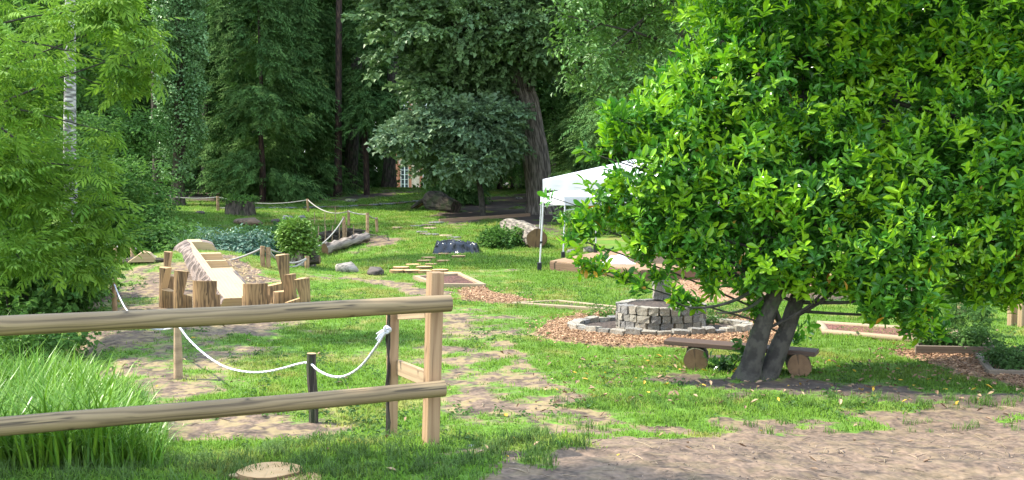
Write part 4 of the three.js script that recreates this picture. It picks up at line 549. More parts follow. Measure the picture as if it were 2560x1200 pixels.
for (const [px, d, h, label] of [[495, 26.5, 1.0, 'clump of tall sword leaved iris behind the carved log top'], [470, 25.6, 0.8, 'arching sedge clump just left of the carved log top'], [100, 18, 1.0, 'dark arching sedge in the shade below the ash leaves'], [175, 18.5, 0.9, 'smaller arching sedge beside the shaded one under the ash']]) { const p = onG(X(px, d), -d, -0.03); single('sedge_clump', blades(px, 60, h, 0.022, 0.2, 0.8, 5), (() => { const m = M.reed.clone(); m.color = rgb(0.06, 0.14, 0.03); return m; })(), label, 'sedge', p); }

// ---------------------------------------------------------------- rail fence in the foreground
{
  const b = onG(-0.57, -7.9, 0), o = thing('rail_fence', 'timber fence with two thick round rails ending at a square post', 'fence', b), L = (v) => v.sub(b);
  const rail = (a, c, r0, r1, seed) => { const n = 40, pts = Array.from({ length: n + 1 }, (_, i) => { const t = i / n; return L(a.clone().lerp(c, t)).add(V(0, 0.004 * Math.sin(t * 9 + seed), 0)); }), t = tube(pts, pts.map((_, i) => lerp(r0, r1, i / n) * (1 + 0.012 * Math.sin(i * 0.7 + seed))), { sides: 24, wob: 0.012, seed, caps: true });
    const u = t.side.attributes.uv; for (let i = 0; i < u.count; i++) u.setXY(i, u.getY(i) * 0.4 + seed * 0.31, u.getX(i)); const g = mergeGeometries([t.side, ...t.caps], true); g.groups.forEach((q, i) => q.materialIndex = i ? 1 : 0); return mesh('rail', g, [M.rail, M.endpale], o); };
  rail(at(1126, 759, 7.79), at(-420, 838, 6.45), 0.059, 0.063, 1); rail(at(1111, 972, 7.8), at(-420, 1104, 6.45), 0.056, 0.061, 2);
  const p1 = mesh('post', box(0.098, 1.28, 0.098, 0.006), M.post, o); p1.position.set(0.02, 0.475, 0); p1.position.copy(L(at(1082, 910, 7.93))); p1.rotation.set(0, 0.5, -0.035); p1.scale.y = 1.02;
  const split = box(0.075, 1.05, 0.085, 0.008), sp = split.attributes.position; for (let i = 0; i < sp.count; i++) if (sp.getX(i) < 0) sp.setX(i, sp.getX(i) + 0.012 * Math.sin(sp.getY(i) * 9)); split.computeVertexNormals();
  const p2 = mesh('post', split, M.post, o); p2.position.copy(L(at(981, 932, 8.55))); p2.rotation.set(0, 0.35, -0.02); p2.userData.label = 'split post with a strip of bark along one edge';
  const bs = tube(Array.from({ length: 9 }, (_, i) => V(-0.04 + 0.006 * Math.sin(i * 1.7), -0.5 + i * 0.127, 0.03)), Array.from({ length: 9 }, (_, i) => 0.017 + 0.005 * Math.sin(i * 2.3)), { sides: 7, wob: 0.3 }); mesh('bark_edge', bs, M.bark, p2);
  const board = (A, C, h, nm) => { const len = A.distanceTo(C), m = mesh('board', box(len, h, 0.03, 0.004), M.board, o); m.position.copy(L(A.clone().add(C).multiplyScalar(0.5))); m.rotation.y = -Math.atan2(C.z - A.z, C.x - A.x); m.rotation.z = Math.atan2(C.y - A.y, Math.hypot(C.x - A.x, C.z - A.z)) * 1; return m; };
  for (const [a, c] of [[1090, 757], [1078, 968]]) { const q = L(at(a, c, 7.735)); mesh('bolt', new THREE.SphereGeometry(0.011, 10, 6).scale(1, 1, 0.5).translate(q.x, q.y, q.z), M.metal, o); }
  board(at(996, 918, 8.52), at(1066, 946, 7.98), 0.115); board(at(996, 783, 8.52), at(1066, 778, 7.98), 0.1);
  const pl = at(-260, 1000, 6.75), p3 = mesh('post', box(0.1, 1.35, 0.1, 0.006), M.post, o); p3.position.copy(L(pl.clone())); p3.position.y = L(onG(pl.x, pl.z, 0.6)).y;
}
// ---------------------------------------------------------------- white rope on its posts along the hollow
const postGeo = (h, r, seed, half) => { const n = 6, pts = Array.from({ length: n + 1 }, (_, i) => V(0.01 * Math.sin(i + seed), -0.12 + (h + 0.12) * i / n, 0)); return logGeo(pts, pts.map(() => r), { sides: 10, wob: 0.1, seed, vscale: 0.8 }); };
const ropeTops = [];
for (const [px, by, ty, r, mat, label] of [[205, 742, 652, 0.042, M.post, 'short rope post half hidden under the ash leaves'], [287, 778, 704, 0.04, M.post, 'rope post standing just above the top rail, left of the seats'], [446, 946, 812, 0.04, M.board, 'pale split rope post with ragged bark, under the top rail'], [782, 1056, 880, 0.042, M.bark, 'dark barked rope post with pale sawn top, nearest the rail end']]) {
  const p = G(px, by), h = (by - ty) / FOC * -p.z, g = postGeo(h, r, px), m = single('rope_post', g, [mat, M.endpale], label, 'post', p, px); ropeTops.push(p.clone().add(V(0, h, 0))); if (px === 446) { m.geometry = logGeo([V(0, -0.1, 0), V(0, h * 0.5, 0), V(0, h, 0)], [0.045, 0.042, 0.04], { sides: 7, wob: 0.2, seed: 4 }); }
}
{
  const ds = ropeTops.map((p) => -p.z), dA = [...ds, 8.5], PX = [205, 287, 446, 782, 966], dep = (px) => { for (let i = 1; i < 5; i++) if (px <= PX[i]) return lerp(dA[i - 1], dA[i], clamp((px - PX[i - 1]) / (PX[i] - PX[i - 1]))) - 0.05; return 8.46; };
  const path = [[202, 652], [207, 678], [220, 712], [238, 732], [256, 736], [272, 726], [284, 710], [293, 730], [312, 768], [335, 795], [368, 818], [400, 824], [430, 820], [446, 815], [470, 846], [510, 884], [560, 916], [610, 929], [660, 930], [710, 920], [750, 909], [774, 908], [796, 926], [830, 941], [862, 940], [900, 918], [935, 875], [958, 840], [968, 826]].map(([a, c]) => at(a, c, dep(a)));
  const b = onG(path[13].x, path[13].z), o = thing('white_rope', 'thick white rope swagged from post to post along the hollow', 'rope', b), pts = smooth(path, 150).map((p) => p.sub(b));
  mesh('cord', tube(pts, pts.map(() => 0.0108), { sides: 8, wob: 0, vscale: 12, uscale: 1 }), M.rope, o);
  const k = path[path.length - 1].clone().sub(b), kn = new THREE.TorusKnotGeometry(0.016, 0.011, 40, 7, 2, 3); mesh('knot', kn.translate(k.x, k.y + 0.005, k.z), M.rope, o);
  for (let i = 0; i < 6; i++) { const e = k.clone().add(V(-0.085 + 0.012 * (i % 3), -0.03 - 0.012 * i, 0.02 * (i - 3) * 0.4)); mesh('strand', tube([k.clone(), k.clone().lerp(e, 0.5).add(V(0, 0.012, 0)), e], [0.01, 0.008, 0.005], { sides: 6 }), M.rope, o); }
}
// ---------------------------------------------------------------- carved log with stepped basins, and its stump seats
const ev = new Evaluator(); ev.useGroups = true;
const brush = (g, m) => { if (!g.attributes.normal) g.computeVertexNormals(); const b = new Brush(g.index ? g.toNonIndexed() : g, m); b.updateMatrixWorld(); return b; };
{
  const N = at(602, 742, 18.3), F = at(489, 598, 24.7), yaw = Math.atan2(F.x - N.x, F.z - N.z), len = Math.hypot(F.x - N.x, F.z - N.z), base = V(N.x, 0, N.z); base.y = ground(N.x, N.z);
  const top = (z) => lerp(N.y, F.y, z / len) - base.y, n = 26, pts = [], rad = [];
  for (let i = 0; i <= n; i++) { const z = -0.3 + (len + 0.35) * i / n, t = clamp(z / len), r = lerp(0.36, 0.5, t * t) + (t > 0.93 ? 0.05 : 0), w = lerp(0.27, 0.21, t); pts.push(V(0, top(z) - Math.sqrt(r * r - w * w), z)); rad.push(r); }
  const side = tube(pts, rad, { sides: 28, wob: 0.09, seed: 8, caps: true }); const body = mergeGeometries([side.side, ...side.caps]);
  const slope = Math.atan2(F.y - N.y, len), ang = (g, y, z) => g.rotateX(-slope).translate(0, y, z);
  let r = brush(body, M.barkgrey); const cutter = (g) => { const q = grain(g.toNonIndexed(), 0.2, 0.2, 1); return brush(q, M.fresh); };
  r = ev.evaluate(r, cutter(ang(new THREE.BoxGeometry(3, 1, len + 3).translate(0, 0.5, 0), top(len / 2), len / 2)), SUBTRACTION);
  r = ev.evaluate(r, cutter(new THREE.BoxGeometry(3, 3, 0.6).rotateX(-0.25).translate(0, 0, -0.35)), SUBTRACTION);
  r = ev.evaluate(r, cutter(new THREE.BoxGeometry(3, 3, 0.6).rotateX(-slope).translate(0, top(len), len + 0.3)), SUBTRACTION);
  // three steps, each with a level floor and a riser on its uphill side, a rim left standing along one side (yaw turns +x to the left in view)
  for (const [zu, zd, fl] of [[len - 0.42, len - 2.0, top(len) - 0.3], [len - 2.15, len - 3.0, top(len - 2.15) - 0.14], [len - 3.1, len - 4.1, top(len - 3.1) - 0.14]]) r = ev.evaluate(r, cutter(new THREE.BoxGeometry(1.2, 1, zu - zd).rotateX(-0.02).translate(-0.6 + 0.13, fl + 0.5, (zu + zd) / 2)), SUBTRACTION);
  const m = mesh('carved_log', r.geometry, r.material); m.position.copy(base); m.rotation.y = yaw; tag(m, 'huge tapering log with a sawn sloping top and three carved steps', 'log');
}
const seatsAt = [];
function seat(px, d, r, hs, hb, face, label, lean = 0.18, topw = 0.5) {             // a stump cut to an L: seat and backrest; face = direction the sitter looks (turn about y, 0 = away from the camera)
  const x = X(px, d), p = onG(x, -d, -0.03), pts = Array.from({ length: 8 }, (_, i) => V(0, -0.06 + (hb + 0.06) * i / 7, 0)), t = tube(pts, pts.map((_, i) => r * (1.06 - 0.012 * i)), { sides: 20, wob: 0.08, seed: px, caps: true, uscale: 2 });
  const u = t.side.attributes.uv; for (let i = 0; i < u.count; i++) u.setXY(i, u.getY(i) * 0.9, u.getX(i)); const body = mergeGeometries([t.side, ...t.caps]);
  let b = brush(body, M.seatbark); const cut = (g) => brush(grain(g.toNonIndexed(), 0.2, 1, 0.2), M.seatwood);
  b = ev.evaluate(b, cut(new THREE.BoxGeometry(2, 1, 1).rotateX(0).translate(0, 0.5, -0.5).rotateX(-lean).translate(0, hs, r * (0.35))), SUBTRACTION);
  b = ev.evaluate(b, cut(new THREE.BoxGeometry(2, 1, 2).rotateX(-0.12).translate(0, hb + 0.49, 0)), SUBTRACTION);
  const m = mesh('stump_seat', b.geometry, b.material); m.position.copy(p); m.rotation.y = face; return tag(m, label, 'seat', 'stump seats round the carved log');
}
seat(413, 18.3, 0.115, 0.34, 0.70, -Math.PI / 2 - 0.2, 'slim stump seat facing the log, outermost on the left', 0.25);
seat(421, 20.4, 0.09, 0.3, 0.74, -Math.PI / 2, 'narrow stump seat peeping out behind the outermost left one');
seat(454, 17.7, 0.135, 0.33, 0.70, -0.9, 'thick tapering stump seat second from the left, back turned', 0.3);
seat(514, 17.4, 0.2, 0.36, 0.57, -0.15, 'widest stump seat with streaky bark back, left of the log foot');
seat(637, 17.4, 0.2, 0.33, 0.52, 0.25, 'dark streaked stump seat with slanted top, right of the log foot');
seat(693, 19.2, 0.2, 0.36, 0.84, Math.PI / 2 + 0.15, 'tallest stump seat with high leaning backrest on the right', 0.22);
seat(710, 17.9, 0.19, 0.34, 0.61, Math.PI / 2 - 0.25, 'middle stump seat of the right trio with upright back', 0.06);
seat(742, 17.4, 0.19, 0.3, 0.6, Math.PI / 2, 'outermost right stump seat with slanting back', 0.3);
{ const g = G(640, 812); }
// cut block and slab left of the carved log
{ const p = G(362, 652); single('sawn_block', (() => { const s = new THREE.Shape(); s.moveTo(-0.3, 0); s.lineTo(0.28, 0); s.lineTo(0.12, 0.17); s.lineTo(-0.02, 0.2); const g = new THREE.ExtrudeGeometry(s, { depth: 0.35, bevelEnabled: true, bevelSize: 0.01, bevelThickness: 0.01, bevelSegments: 1 }); return grain(g, 0.6, 0.2, 0.3); })(), M.fresh, 'pale wedge of freshly sawn timber left of the carved log', 'timber', p, 0.25); }
{ const a = G(300, 660), c = G(420, 655); single('bark_offcut', logGeo(smooth([a.clone().add(V(0, 0.03, 0)), a.clone().lerp(c, 0.5).add(V(0, 0.06, 0.1)), c.clone().add(V(0, 0.03, 0))].map((v) => v.sub(a)), 8), [0.05, 0.07, 0.08, 0.08, 0.07, 0.08, 0.07, 0.06, 0.04], { sides: 8, wob: 0.25 }), [M.bark, M.end], 'dark bark offcut lying in front of the pale wedge', 'offcut', a); }
// rocks
for (const [px, py, w, h, dd, mat, seed, label, nm] of [[868, 681, 0.52, 0.27, 0.4, M.rockgrey, 3, 'pale grey boulder with flat top beside the dark rock', 'boulder'], [938, 686, 0.66, 0.2, 0.4, M.rockdark, 5, 'low dark brown rock right of the pale boulder', 'boulder'], [880, 505, 0.75, 0.18, 0.4, M.moss, 7, 'flat mossy stone alone on the far lawn', 'boulder'], [620, 562, 1.15, 0.3, 0.8, M.rockbrown, 9, 'large tilted brown rock slab on the pond bank', 'boulder'], [500, 535, 0.5, 0.15, 0.4, M.rockdark, 11, 'small dark rock at the left end of the pond bank', 'boulder'], [720, 552, 0.45, 0.25, 0.4, M.slab, 13, 'pale rock on the pond bank below the far rope post', 'boulder'], [755, 550, 0.35, 0.22, 0.3, M.slab, 15, 'smaller pale rock next to the one below the far rope post', 'boulder'], [690, 558, 0.4, 0.2, 0.4, M.rockdark, 16, 'dark rock between the brown slab and pale rocks', 'boulder'], [1176, 1116, 0.075, 0.035, 0.06, M.slab, 17, 'small whitish stone in the grass right of the fence post', 'stone'], [763, 940, 0.03, 0.03, 0.03, M.slab, 18, 'tiny pale pebble on the slope behind the rails', 'stone'], [1298, 497, 0.35, 0.12, 0.3, M.rockgrey, 19, 'low grey stone in the shade near the massive trunk', 'boulder'], [1430, 635, 0.3, 0.18, 0.3, M.slab, 20, 'small rock heap stone behind the deck corner', 'boulder'], [1470, 630, 0.28, 0.2, 0.25, M.rockgrey, 22, 'second rock behind the deck, next to the black weight', 'boulder']]) { const p = G(px, py); single(nm, boulder(w, h, dd, seed), mat, label, 'rock', p.add(V(0, -0.02, 0)), seed); }
// dead pale log, potted stump and shrub
{ const a = G(812, 638).add(V(0, 0.16, 0)), c = G(918, 606).add(V(0, 0.17, 0)); single('dead_log', logGeo(smooth([a, a.clone().lerp(c, 0.4).add(V(0.05, 0.03, 0)), c].map((v) => v.clone().sub(a)), 14), Array.from({ length: 15 }, (_, i) => 0.2 - 0.004 * i + 0.03 * Math.sin(i * 1.9)), { sides: 14, wob: 0.22, seed: 3 }), [M.deadlog, M.end], 'weathered silvery dead log pointing up the lawn', 'log', a); }
{ const p = G(752, 662), o = thing('hollow_stump', 'dark hollow stump serving as a planter beside the dead log', 'stump', p); const pts = [V(0, -0.05, 0), V(0.03, 0.12, 0), V(0, 0.26, 0), V(0, 0.33, 0)]; mesh('bole', logGeo(pts, [0.36, 0.3, 0.27, 0.25], { sides: 14, wob: 0.25, seed: 6 }), [M.deadlog, M.soil], o); mesh('side_log', logGeo([V(0.1, 0.12, 0.1), V(0.45, 0.14, 0.12)], [0.11, 0.1], { sides: 10, wob: 0.2, seed: 9 }), [M.bark, M.end], o); mesh('cap_slice', logGeo([V(0.27, 0.24, 0.1), V(0.27, 0.33, 0.1)], [0.13, 0.13], { sides: 12, wob: 0.15 }), [M.bark, M.end], o);
  const q = p.clone().add(V(-0.1, 0.28, 0)), s = thing('potted_shrub', 'bright green rounded shrub growing from the hollow stump', 'shrub', q); crown(s, [[q.clone().add(V(0, 0.36, 0)), [0.27, 0.25, 0.25]], [q.clone().add(V(-0.08, 0.5, 0)), [0.17, 0.14, 0.17]], [q.clone().add(V(0.12, 0.15, 0.05)), [0.25, 0.18, 0.2]]], 260, K.ivy, M.maple, [[0.12, 0.24, 0.03], [0.22, 0.36, 0.06]], { seed: 8, scale: 0.8, gap: 0.15, gapSize: 0.3 }); for (let i = 0; i < 4; i++) mesh('stem', tube([V(0, -0.06, 0), V((i - 1.5) * 0.05, 0.2, 0.02 * i), V((i - 1.5) * 0.12, 0.42, 0)], [0.01, 0.008, 0.004], { sides: 5 }), M.bark, s); }
// ---------------------------------------------------------------- rope fence round the pond
{
  const T = {}; const list = [['a', 290, 655, 610, 0.05, 'short brown rope post under the ash tip beside the pale wedge'], ['b', 332, 652, 612, 0.045, 'thin rope post behind the pale timber wedge'], ['c', 657, 666, 615, 0.05, 'left one of the twin rope posts behind the tall seat'], ['d', 671, 669, 618, 0.05, 'right one of the twin rope posts behind the tall seat'], ['e', 768, 672, 640, 0.05, 'short rope post in front of the hollow stump'], ['f', 860, 606, 541, 0.06, 'stout rope post standing behind the dead log'], ['g', 919, 606, 532, 0.055, 'tall rope post at the far end of the dead log'], ['h', 942, 582, 543, 0.05, 'short rope post furthest right in the rope fence'], ['i', 872, 566, 525, 0.05, 'distant rope post just behind the stout one'], ['j', 770, 532, 497, 0.05, 'far rope post at the corner of the pond fence'], ['k', 545, 530, 490, 0.06, 'far rope post left of the dark square stump']];
  for (const [k, px, by, ty, r, label] of list) { const p = G(px, by), h = (by - ty) / FOC * -p.z; single('rope_post', postGeo(h, r, px), [M.post, M.endpale], label, 'post', p, px, 'pond fence posts'); T[k] = p.clone().add(V(0, h - 0.04, 0)); }
  const far = onG(X(380, 45), -45, 0.75);
  for (const [a, c, drop, label] of [['c', 'e', 0.2, 'grey rope sagging between the twin posts and the short post'], ['d', 'e', 0.28, 'lower second rope sagging to the short post'], ['f', 'd', 0.5, 'grey rope running down from the stout post behind the shrub'], ['g', 'h', 0.05, 'short rope between the two posts furthest right'], ['i', 'g', 0.04, 'rope from the distant post to the tall post by the dead log'], ['j', 'i', 0.25, 'long sagging rope from the far corner post'], ['k', 'j', 0.2, 'long rope along the far bank of the pond'], [far, 'k', 0.12, 'rope running left from the far post into the bushes'], ['b', 'c', 0.35, 'rope passing behind the top of the carved log'], ['a', 'b', 0.05, 'short rope between the two posts beside the pale wedge']]) { const A = typeof a === 'string' ? T[a] : a, C = T[c], p = sag(A, C, drop).map((v) => v.sub(A)); const m = single('grey_rope', tube(p, p.map(() => 0.02), { sides: 6, wob: 0 }), M.ropegrey, label, 'rope', A); }
  const p = G(598, 538); single('square_stump', logGeo([V(0, -0.05, 0), V(0, 0.3, 0), V(0.02, 0.55, 0)], [0.6, 0.56, 0.52], { sides: 9, wob: 0.12, seed: 21 }), [M.bark, M.end], 'dark broad tree stump with weeds on top, beside the far rope post', 'stump', p);
  const w = thing('stump_weeds', 'green weeds sprouting on the dark broad stump', 'weeds', p.clone().add(V(0, 0.52, 0))); crown(w, [[w.position.clone().add(V(0, 0.1, 0)), [0.55, 0.14, 0.5]]], 110, K.hazel, M.leaf, HAZEL, { seed: 4, gap: 0, scale: 0.7, name: 'foliage' });
  // brushwood bank held by stakes
  const A = G(778, 603), C = G(902, 600), o = thing('brushwood_bank', 'bank of dark woven brushwood between the rope posts', 'brushwood', A), R = rng(5), tw = []; for (let i = 0; i < 130; i++) { const t = R() * 0.85, s = A.clone().lerp(C, t).sub(A).add(V(0, 0.02 + R() * 0.36 * Math.sin(0.4 + 2.3 * t), (R() - 0.5) * 0.5)), e = s.clone().add(V(0.35 + R() * 0.5, (R() - 0.5) * 0.16, (R() - 0.5) * 0.3)); tw.push(tube([s, s.clone().lerp(e, 0.5).add(V(0, 0.04, 0)), e], [0.018, 0.02, 0.012], { sides: 5, wob: 0.2, seed: i })); }
  mesh('brushwood', mergeGeometries(tw), M.barkold, o).userData.kind = 'stuff'; for (let i = 0; i < 7; i++) { const q = A.clone().lerp(C, 0.03 + i * 0.14).sub(A); mesh('stake', tube([q.clone().add(V(0, -0.1, 0.28)), q.clone().add(V(0.02, 0.5, 0.28))], [0.02, 0.018], { sides: 6 }), M.board, o); }
  for (let i = 0; i < 3; i++) { const q = G(786 + i * 26, 562 + (i % 2) * 8); single('thin_stake', tube([V(0, -0.1, 0), V(0.01, 0.45 + 0.1 * i, 0)], [0.016, 0.013], { sides: 6 }), M.board, ['thin stake left of the stout rope post', 'thin stake in front of the stout rope post', 'thin stake between the distant post and stout rope post'][i], 'stake', q); }
}
// ---------------------------------------------------------------- stepping stones, log slices
{
  const slabs = [1, 2, 3, 4].map((s) => jitterBox(1, 1, 1, s, { round: 0.25, jit: 0.07 }));
  const lay = (list, mats, txt, w, nm, group) => list.forEach(([px, py], i) => { const p = G(px, py), m = single(nm, slabs[i % 4], mats[i % mats.length], `${ORD[i] || 'next'} ${txt}`, 'stepping stone', p.add(V(0, 0.02, 0)), i * 1.3, group); m.scale.set(w * (0.85 + 0.3 * hsh(i, px)), 0.07, w * (0.7 + 0.3 * hsh(i, py))); });
  lay([[775, 520], [800, 519], [830, 519], [858, 518], [886, 516], [912, 515], [940, 513], [968, 511], [995, 509], [1020, 507], [1048, 504], [1075, 502]], [M.slab, M.slab, M.rockbrown], 'flat stone of the line crossing the far lawn, from the left', 0.62, 'stepping_stone', 'far stepping stones');
  lay([[560, 522], [610, 521], [645, 521], [690, 521], [725, 521]], [M.slab], 'flat stone in the shade under the yews, from the left', 0.5, 'stepping_stone', 'shaded stepping stones');
  lay([[994, 571], [1042, 567], [1072, 564], [1092, 558], [1075, 572], [1054, 582], [1062, 586], [1082, 588], [1115, 591], [1136, 596], [1140, 602]], [M.sleeper, M.slab, M.grey, M.slab], 'small slab of the curve leading to the black sheet', 0.42, 'flat_stepping_stone', 'curve of stepping slabs');
  const disc = [1, 2, 3].map((s) => logGeo([V(0, -0.03, 0), V(0, 0.075, 0)], [0.2, 0.2], { sides: 16, wob: 0.1, seed: s }));
  [[1072, 650, 1], [1060, 658, 0.95], [1033, 668, 1], [1108, 658, 0.9], [1078, 667, 0.8], [1003, 675, 1], [1028, 683, 1.1], [1060, 674, 1], [1100, 682, 1], [992, 683, 0.9], [1062, 684, 0.9], [1130, 690, 1.1], [1108, 640, 0.8], [1146, 646, 1]].forEach(([px, py, s], i) => { const p = G(px, py), m = single('log_slice', disc[i % 3], [M.seatbark, M.endfresh], `${['upper', 'second', 'left upper', 'right upper', 'central', 'left', 'left lower', 'middle', 'right', 'leftmost', 'lower middle', 'lowest dark', 'topmost beneath the sheet', 'rightmost top'][i]} sawn log slice of the stepping path below the black sheet`, 'log slice', p, i, 'log slice steps'); m.scale.set(s * 0.92, 1, s * 0.92); });
}
// black sheet over a bed
{
  const b = G(1140, 637), o = thing('covered_bed', 'low bed covered with crumpled shiny black plastic sheet', 'tarp', b, 0.03); const W = 1.32, D = 1.75, n = 60, pos = [], idx = [];
  const ridge = (u, v, s) => 1 - Math.abs(2 * vn(u, v, 0, 0, s) - 1);
  for (let j = 0; j <= n; j++) for (let i = 0; i <= n; i++) { const u = i / n, v = j / n, e = Math.min(u, 1 - u, v, 1 - v), y = 0.01 + 0.15 * sst(0, 0.07, e) + (0.12 * ridge(u * 3.6 + v * 2.2, v * 2.4 - u, 1) ** 1.6 + 0.07 * ridge(u * 7 - v * 4, v * 6, 2) ** 1.6 + 0.03 * ridge(u * 19, v * 15 + u * 6, 3) ** 2) * sst(0, 0.12, e + 0.03); pos.push((u - 0.5) * W + 0.07 * (vn(u * 7, v * 9, 0, 0, 4) - 0.5), y, -v * D + 0.12 * (vn(u * 11, v * 9 + y * 9, 0, 0, 6) - 0.5)); }
  for (let j = 0; j < n; j++) for (let i = 0; i < n; i++) { const a = j * (n + 1) + i; idx.push(a, a + 1, a + n + 1, a + 1, a + n + 2, a + n + 1); }
  const g = new THREE.BufferGeometry(); g.setAttribute('position', new THREE.Float32BufferAttribute(pos, 3)); g.setIndex(idx); g.computeVertexNormals(); mesh('plastic_sheet', g, M.tarp, o); const f = mesh('front_board', box(1.3, 0.05, 0.05), M.sleeper, o); f.position.set(0, 0.015, 0.05);
}
// cut branches beside it, big log, root log
{ const p = G(1262, 618), o = thing('cut_branches', 'heap of cut leafy branches in front of the big log', 'branches', p); crown(o, subLobes(p.clone().add(V(0, 0.2, 0)), [0.65, 0.26, 0.5], 6, 12), 420, K.ivy, M.leaf, HAZEL, { seed: 12, gap: 0.25, gapSize: 0.3, name: 'foliage' }); for (let i = 0; i < 6; i++) mesh('branch', tube([V(-0.7 + i * 0.2, 0.02, 0.1 * i - 0.2), V(-0.1 + i * 0.12, 0.22, 0), V(0.4 + i * 0.1, 0.1, 0.1)], [0.02, 0.015, 0.008], { sides: 5 }), M.bark, o); }
{ const a = G(1268, 590).add(V(0, 0.26, -0.2)), c = G(1342, 622).add(V(0, 0.29, 0)); single('big_log', logGeo(smooth([a, a.clone().lerp(c, 0.5).add(V(0.03, 0.04, 0)), c].map((v) => v.clone().sub(a)), 10), [0.3, 0.33, 0.33, 0.31, 0.33, 0.34, 0.32, 0.33, 0.34, 0.33, 0.3], { sides: 18, wob: 0.1, seed: 31 }), [M.barkold, M.end], 'big felled log lying beside the canopy leg', 'log', a); }
{ const a = G(1072, 522).add(V(0, 0.38, 0)), c = G(1140, 532).add(V(0, 0.2, -0.2)), o = thing('root_log', 'fallen trunk with broken root end on the far lawn', 'log', a); mesh('bole', logGeo(smooth([a, a.clone().lerp(c, 0.5).add(V(0, 0.02, 0)), c].map((v) => v.clone().sub(a)), 10), [0.3, 0.4, 0.42, 0.4, 0.38, 0.36, 0.34, 0.33, 0.31, 0.3, 0.27], { sides: 14, wob: 0.25, seed: 37 }), [M.bark, M.bark], o); for (let i = 0; i < 4; i++) mesh('root', tube([V(0, 0, 0), V(-0.3, -0.15 + i * 0.03, 0.1 * i), V(-0.5 - 0.06 * i, -0.34, 0.14 * i)], [0.14, 0.1, 0.06], { sides: 7, wob: 0.2, seed: i }), i % 2 ? M.bark : M.seatwood, o); }
// timber edge under the massive tree
{ const a = G(1098, 556), c = G(1325, 541), o = thing('timber_edging', 'long pinkish timber edging of the shaded bed under the massive tree', 'edging', a), len = a.distanceTo(c); for (let k = 0; k < 2; k++) { const m = mesh('plank', box(len * (k ? 0.9 : 1), 0.14, 0.06), M.deck, o); m.position.copy(c.clone().sub(a).multiplyScalar(0.5)).add(V(k * 0.4, 0.05, -k * 1.1)); m.rotation.y = -Math.atan2(c.z - a.z, c.x - a.x); m.rotation.z = Math.asin((c.y - a.y) / len); } }
// ---------------------------------------------------------------- framed beds
function bed(name, label, corners, h, w, mat, fill, fh, round = false, cat = 'garden bed') {
  const P = corners.map(([a, c]) => G(a, c)), b = P[0].clone(), o = thing(name, label, cat, b), Q = P.map((p) => p.clone().sub(b));
  Q.forEach((p, i) => { const q = Q[(i + 1) % Q.length], len = p.distanceTo(q) + (i % 2 ? -w * 0.98 : w * 0.98), g = round ? (() => { const t = tube([V(-len / 2, 0, 0), V(0, 0, 0), V(len / 2, 0, 0)], [w / 2, w / 2, w / 2], { sides: 10, wob: 0.03, caps: true }); const u = t.side.attributes.uv; for (let k = 0; k < u.count; k++) u.setXY(k, u.getY(k) * 0.5, u.getX(k) * 0.5); return mergeGeometries([t.side, ...t.caps]); })() : box(len, h, w), m = mesh('board', g, mat, o); m.position.copy(p).add(q).multiplyScalar(0.5); m.position.y += round ? w * 0.32 : h / 2 - 0.03; const dx = q.x - p.x, dz = q.z - p.z; m.rotation.order = 'YZX'; m.rotation.y = -Math.atan2(dz, dx); m.rotation.z = Math.atan2(q.y - p.y, Math.hypot(dx, dz)); });
  // raked fill: a grid stretched between the corners
  const n = 28, pos = [], uv = [], idx = []; for (let j = 0; j <= n; j++) for (let i = 0; i <= n; i++) { const u = i / n, v = j / n, A = Q[0].clone().lerp(Q[1], u), C = Q[3].clone().lerp(Q[2], u), p = A.lerp(C, v); pos.push(p.x, p.y + fh + 0.025 * (fbm(p.x * 6, p.z * 6, 3, 7) - 0.5), p.z); uv.push(p.x * 1.2, p.z * 1.2); } for (let j = 0; j < n; j++) for (let i = 0; i < n; i++) { const a = j * (n + 1) + i; idx.push(a, a + 1, a + n + 1, a + 1, a + n + 2, a + n + 1); }
  const g = new THREE.BufferGeometry(); g.setAttribute('position', new THREE.Float32BufferAttribute(pos, 3)); g.setAttribute('uv', new THREE.Float32BufferAttribute(uv, 2)); g.setIndex(idx); g.computeVertexNormals(); mesh('fill', g, fill, o); return o;
}
bed('mulch_bed', 'timber framed bed of dark red mulch below the log slices', [[1095, 720], [1208, 721], [1148, 693], [1040, 700]], 0.12, 0.1, M.sleeper, M.mulchdark, 0.05);
bed('mulch_bed', 'long low bed edged with planks left of the herb spiral', [[1288, 763], [1575, 782], [1560, 775], [1395, 757]], 0.08, 0.09, M.sleeper, M.soil, 0.02);
bed('mulch_bed', 'long red mulch bed edged with round timber behind the twin trunks', [[2066, 838], [2405, 868], [2385, 838], [2052, 816]], 0.1, 0.1, M.sleeper, M.mulch, 0.045, true);
bed('planter_box', 'brown planter box full of herbs among the wood chips', [[2292, 893], [2482, 897], [2470, 872], [2290, 868]], 0.17, 0.04, M.grey, M.soil, 0.11);
bed('planter_box', 'dark timber planter box at the right edge, nearest the camera', [[2476, 944], [2700, 950], [2660, 905], [2448, 903]], 0.12, 0.075, M.grey, M.soil, 0.05);
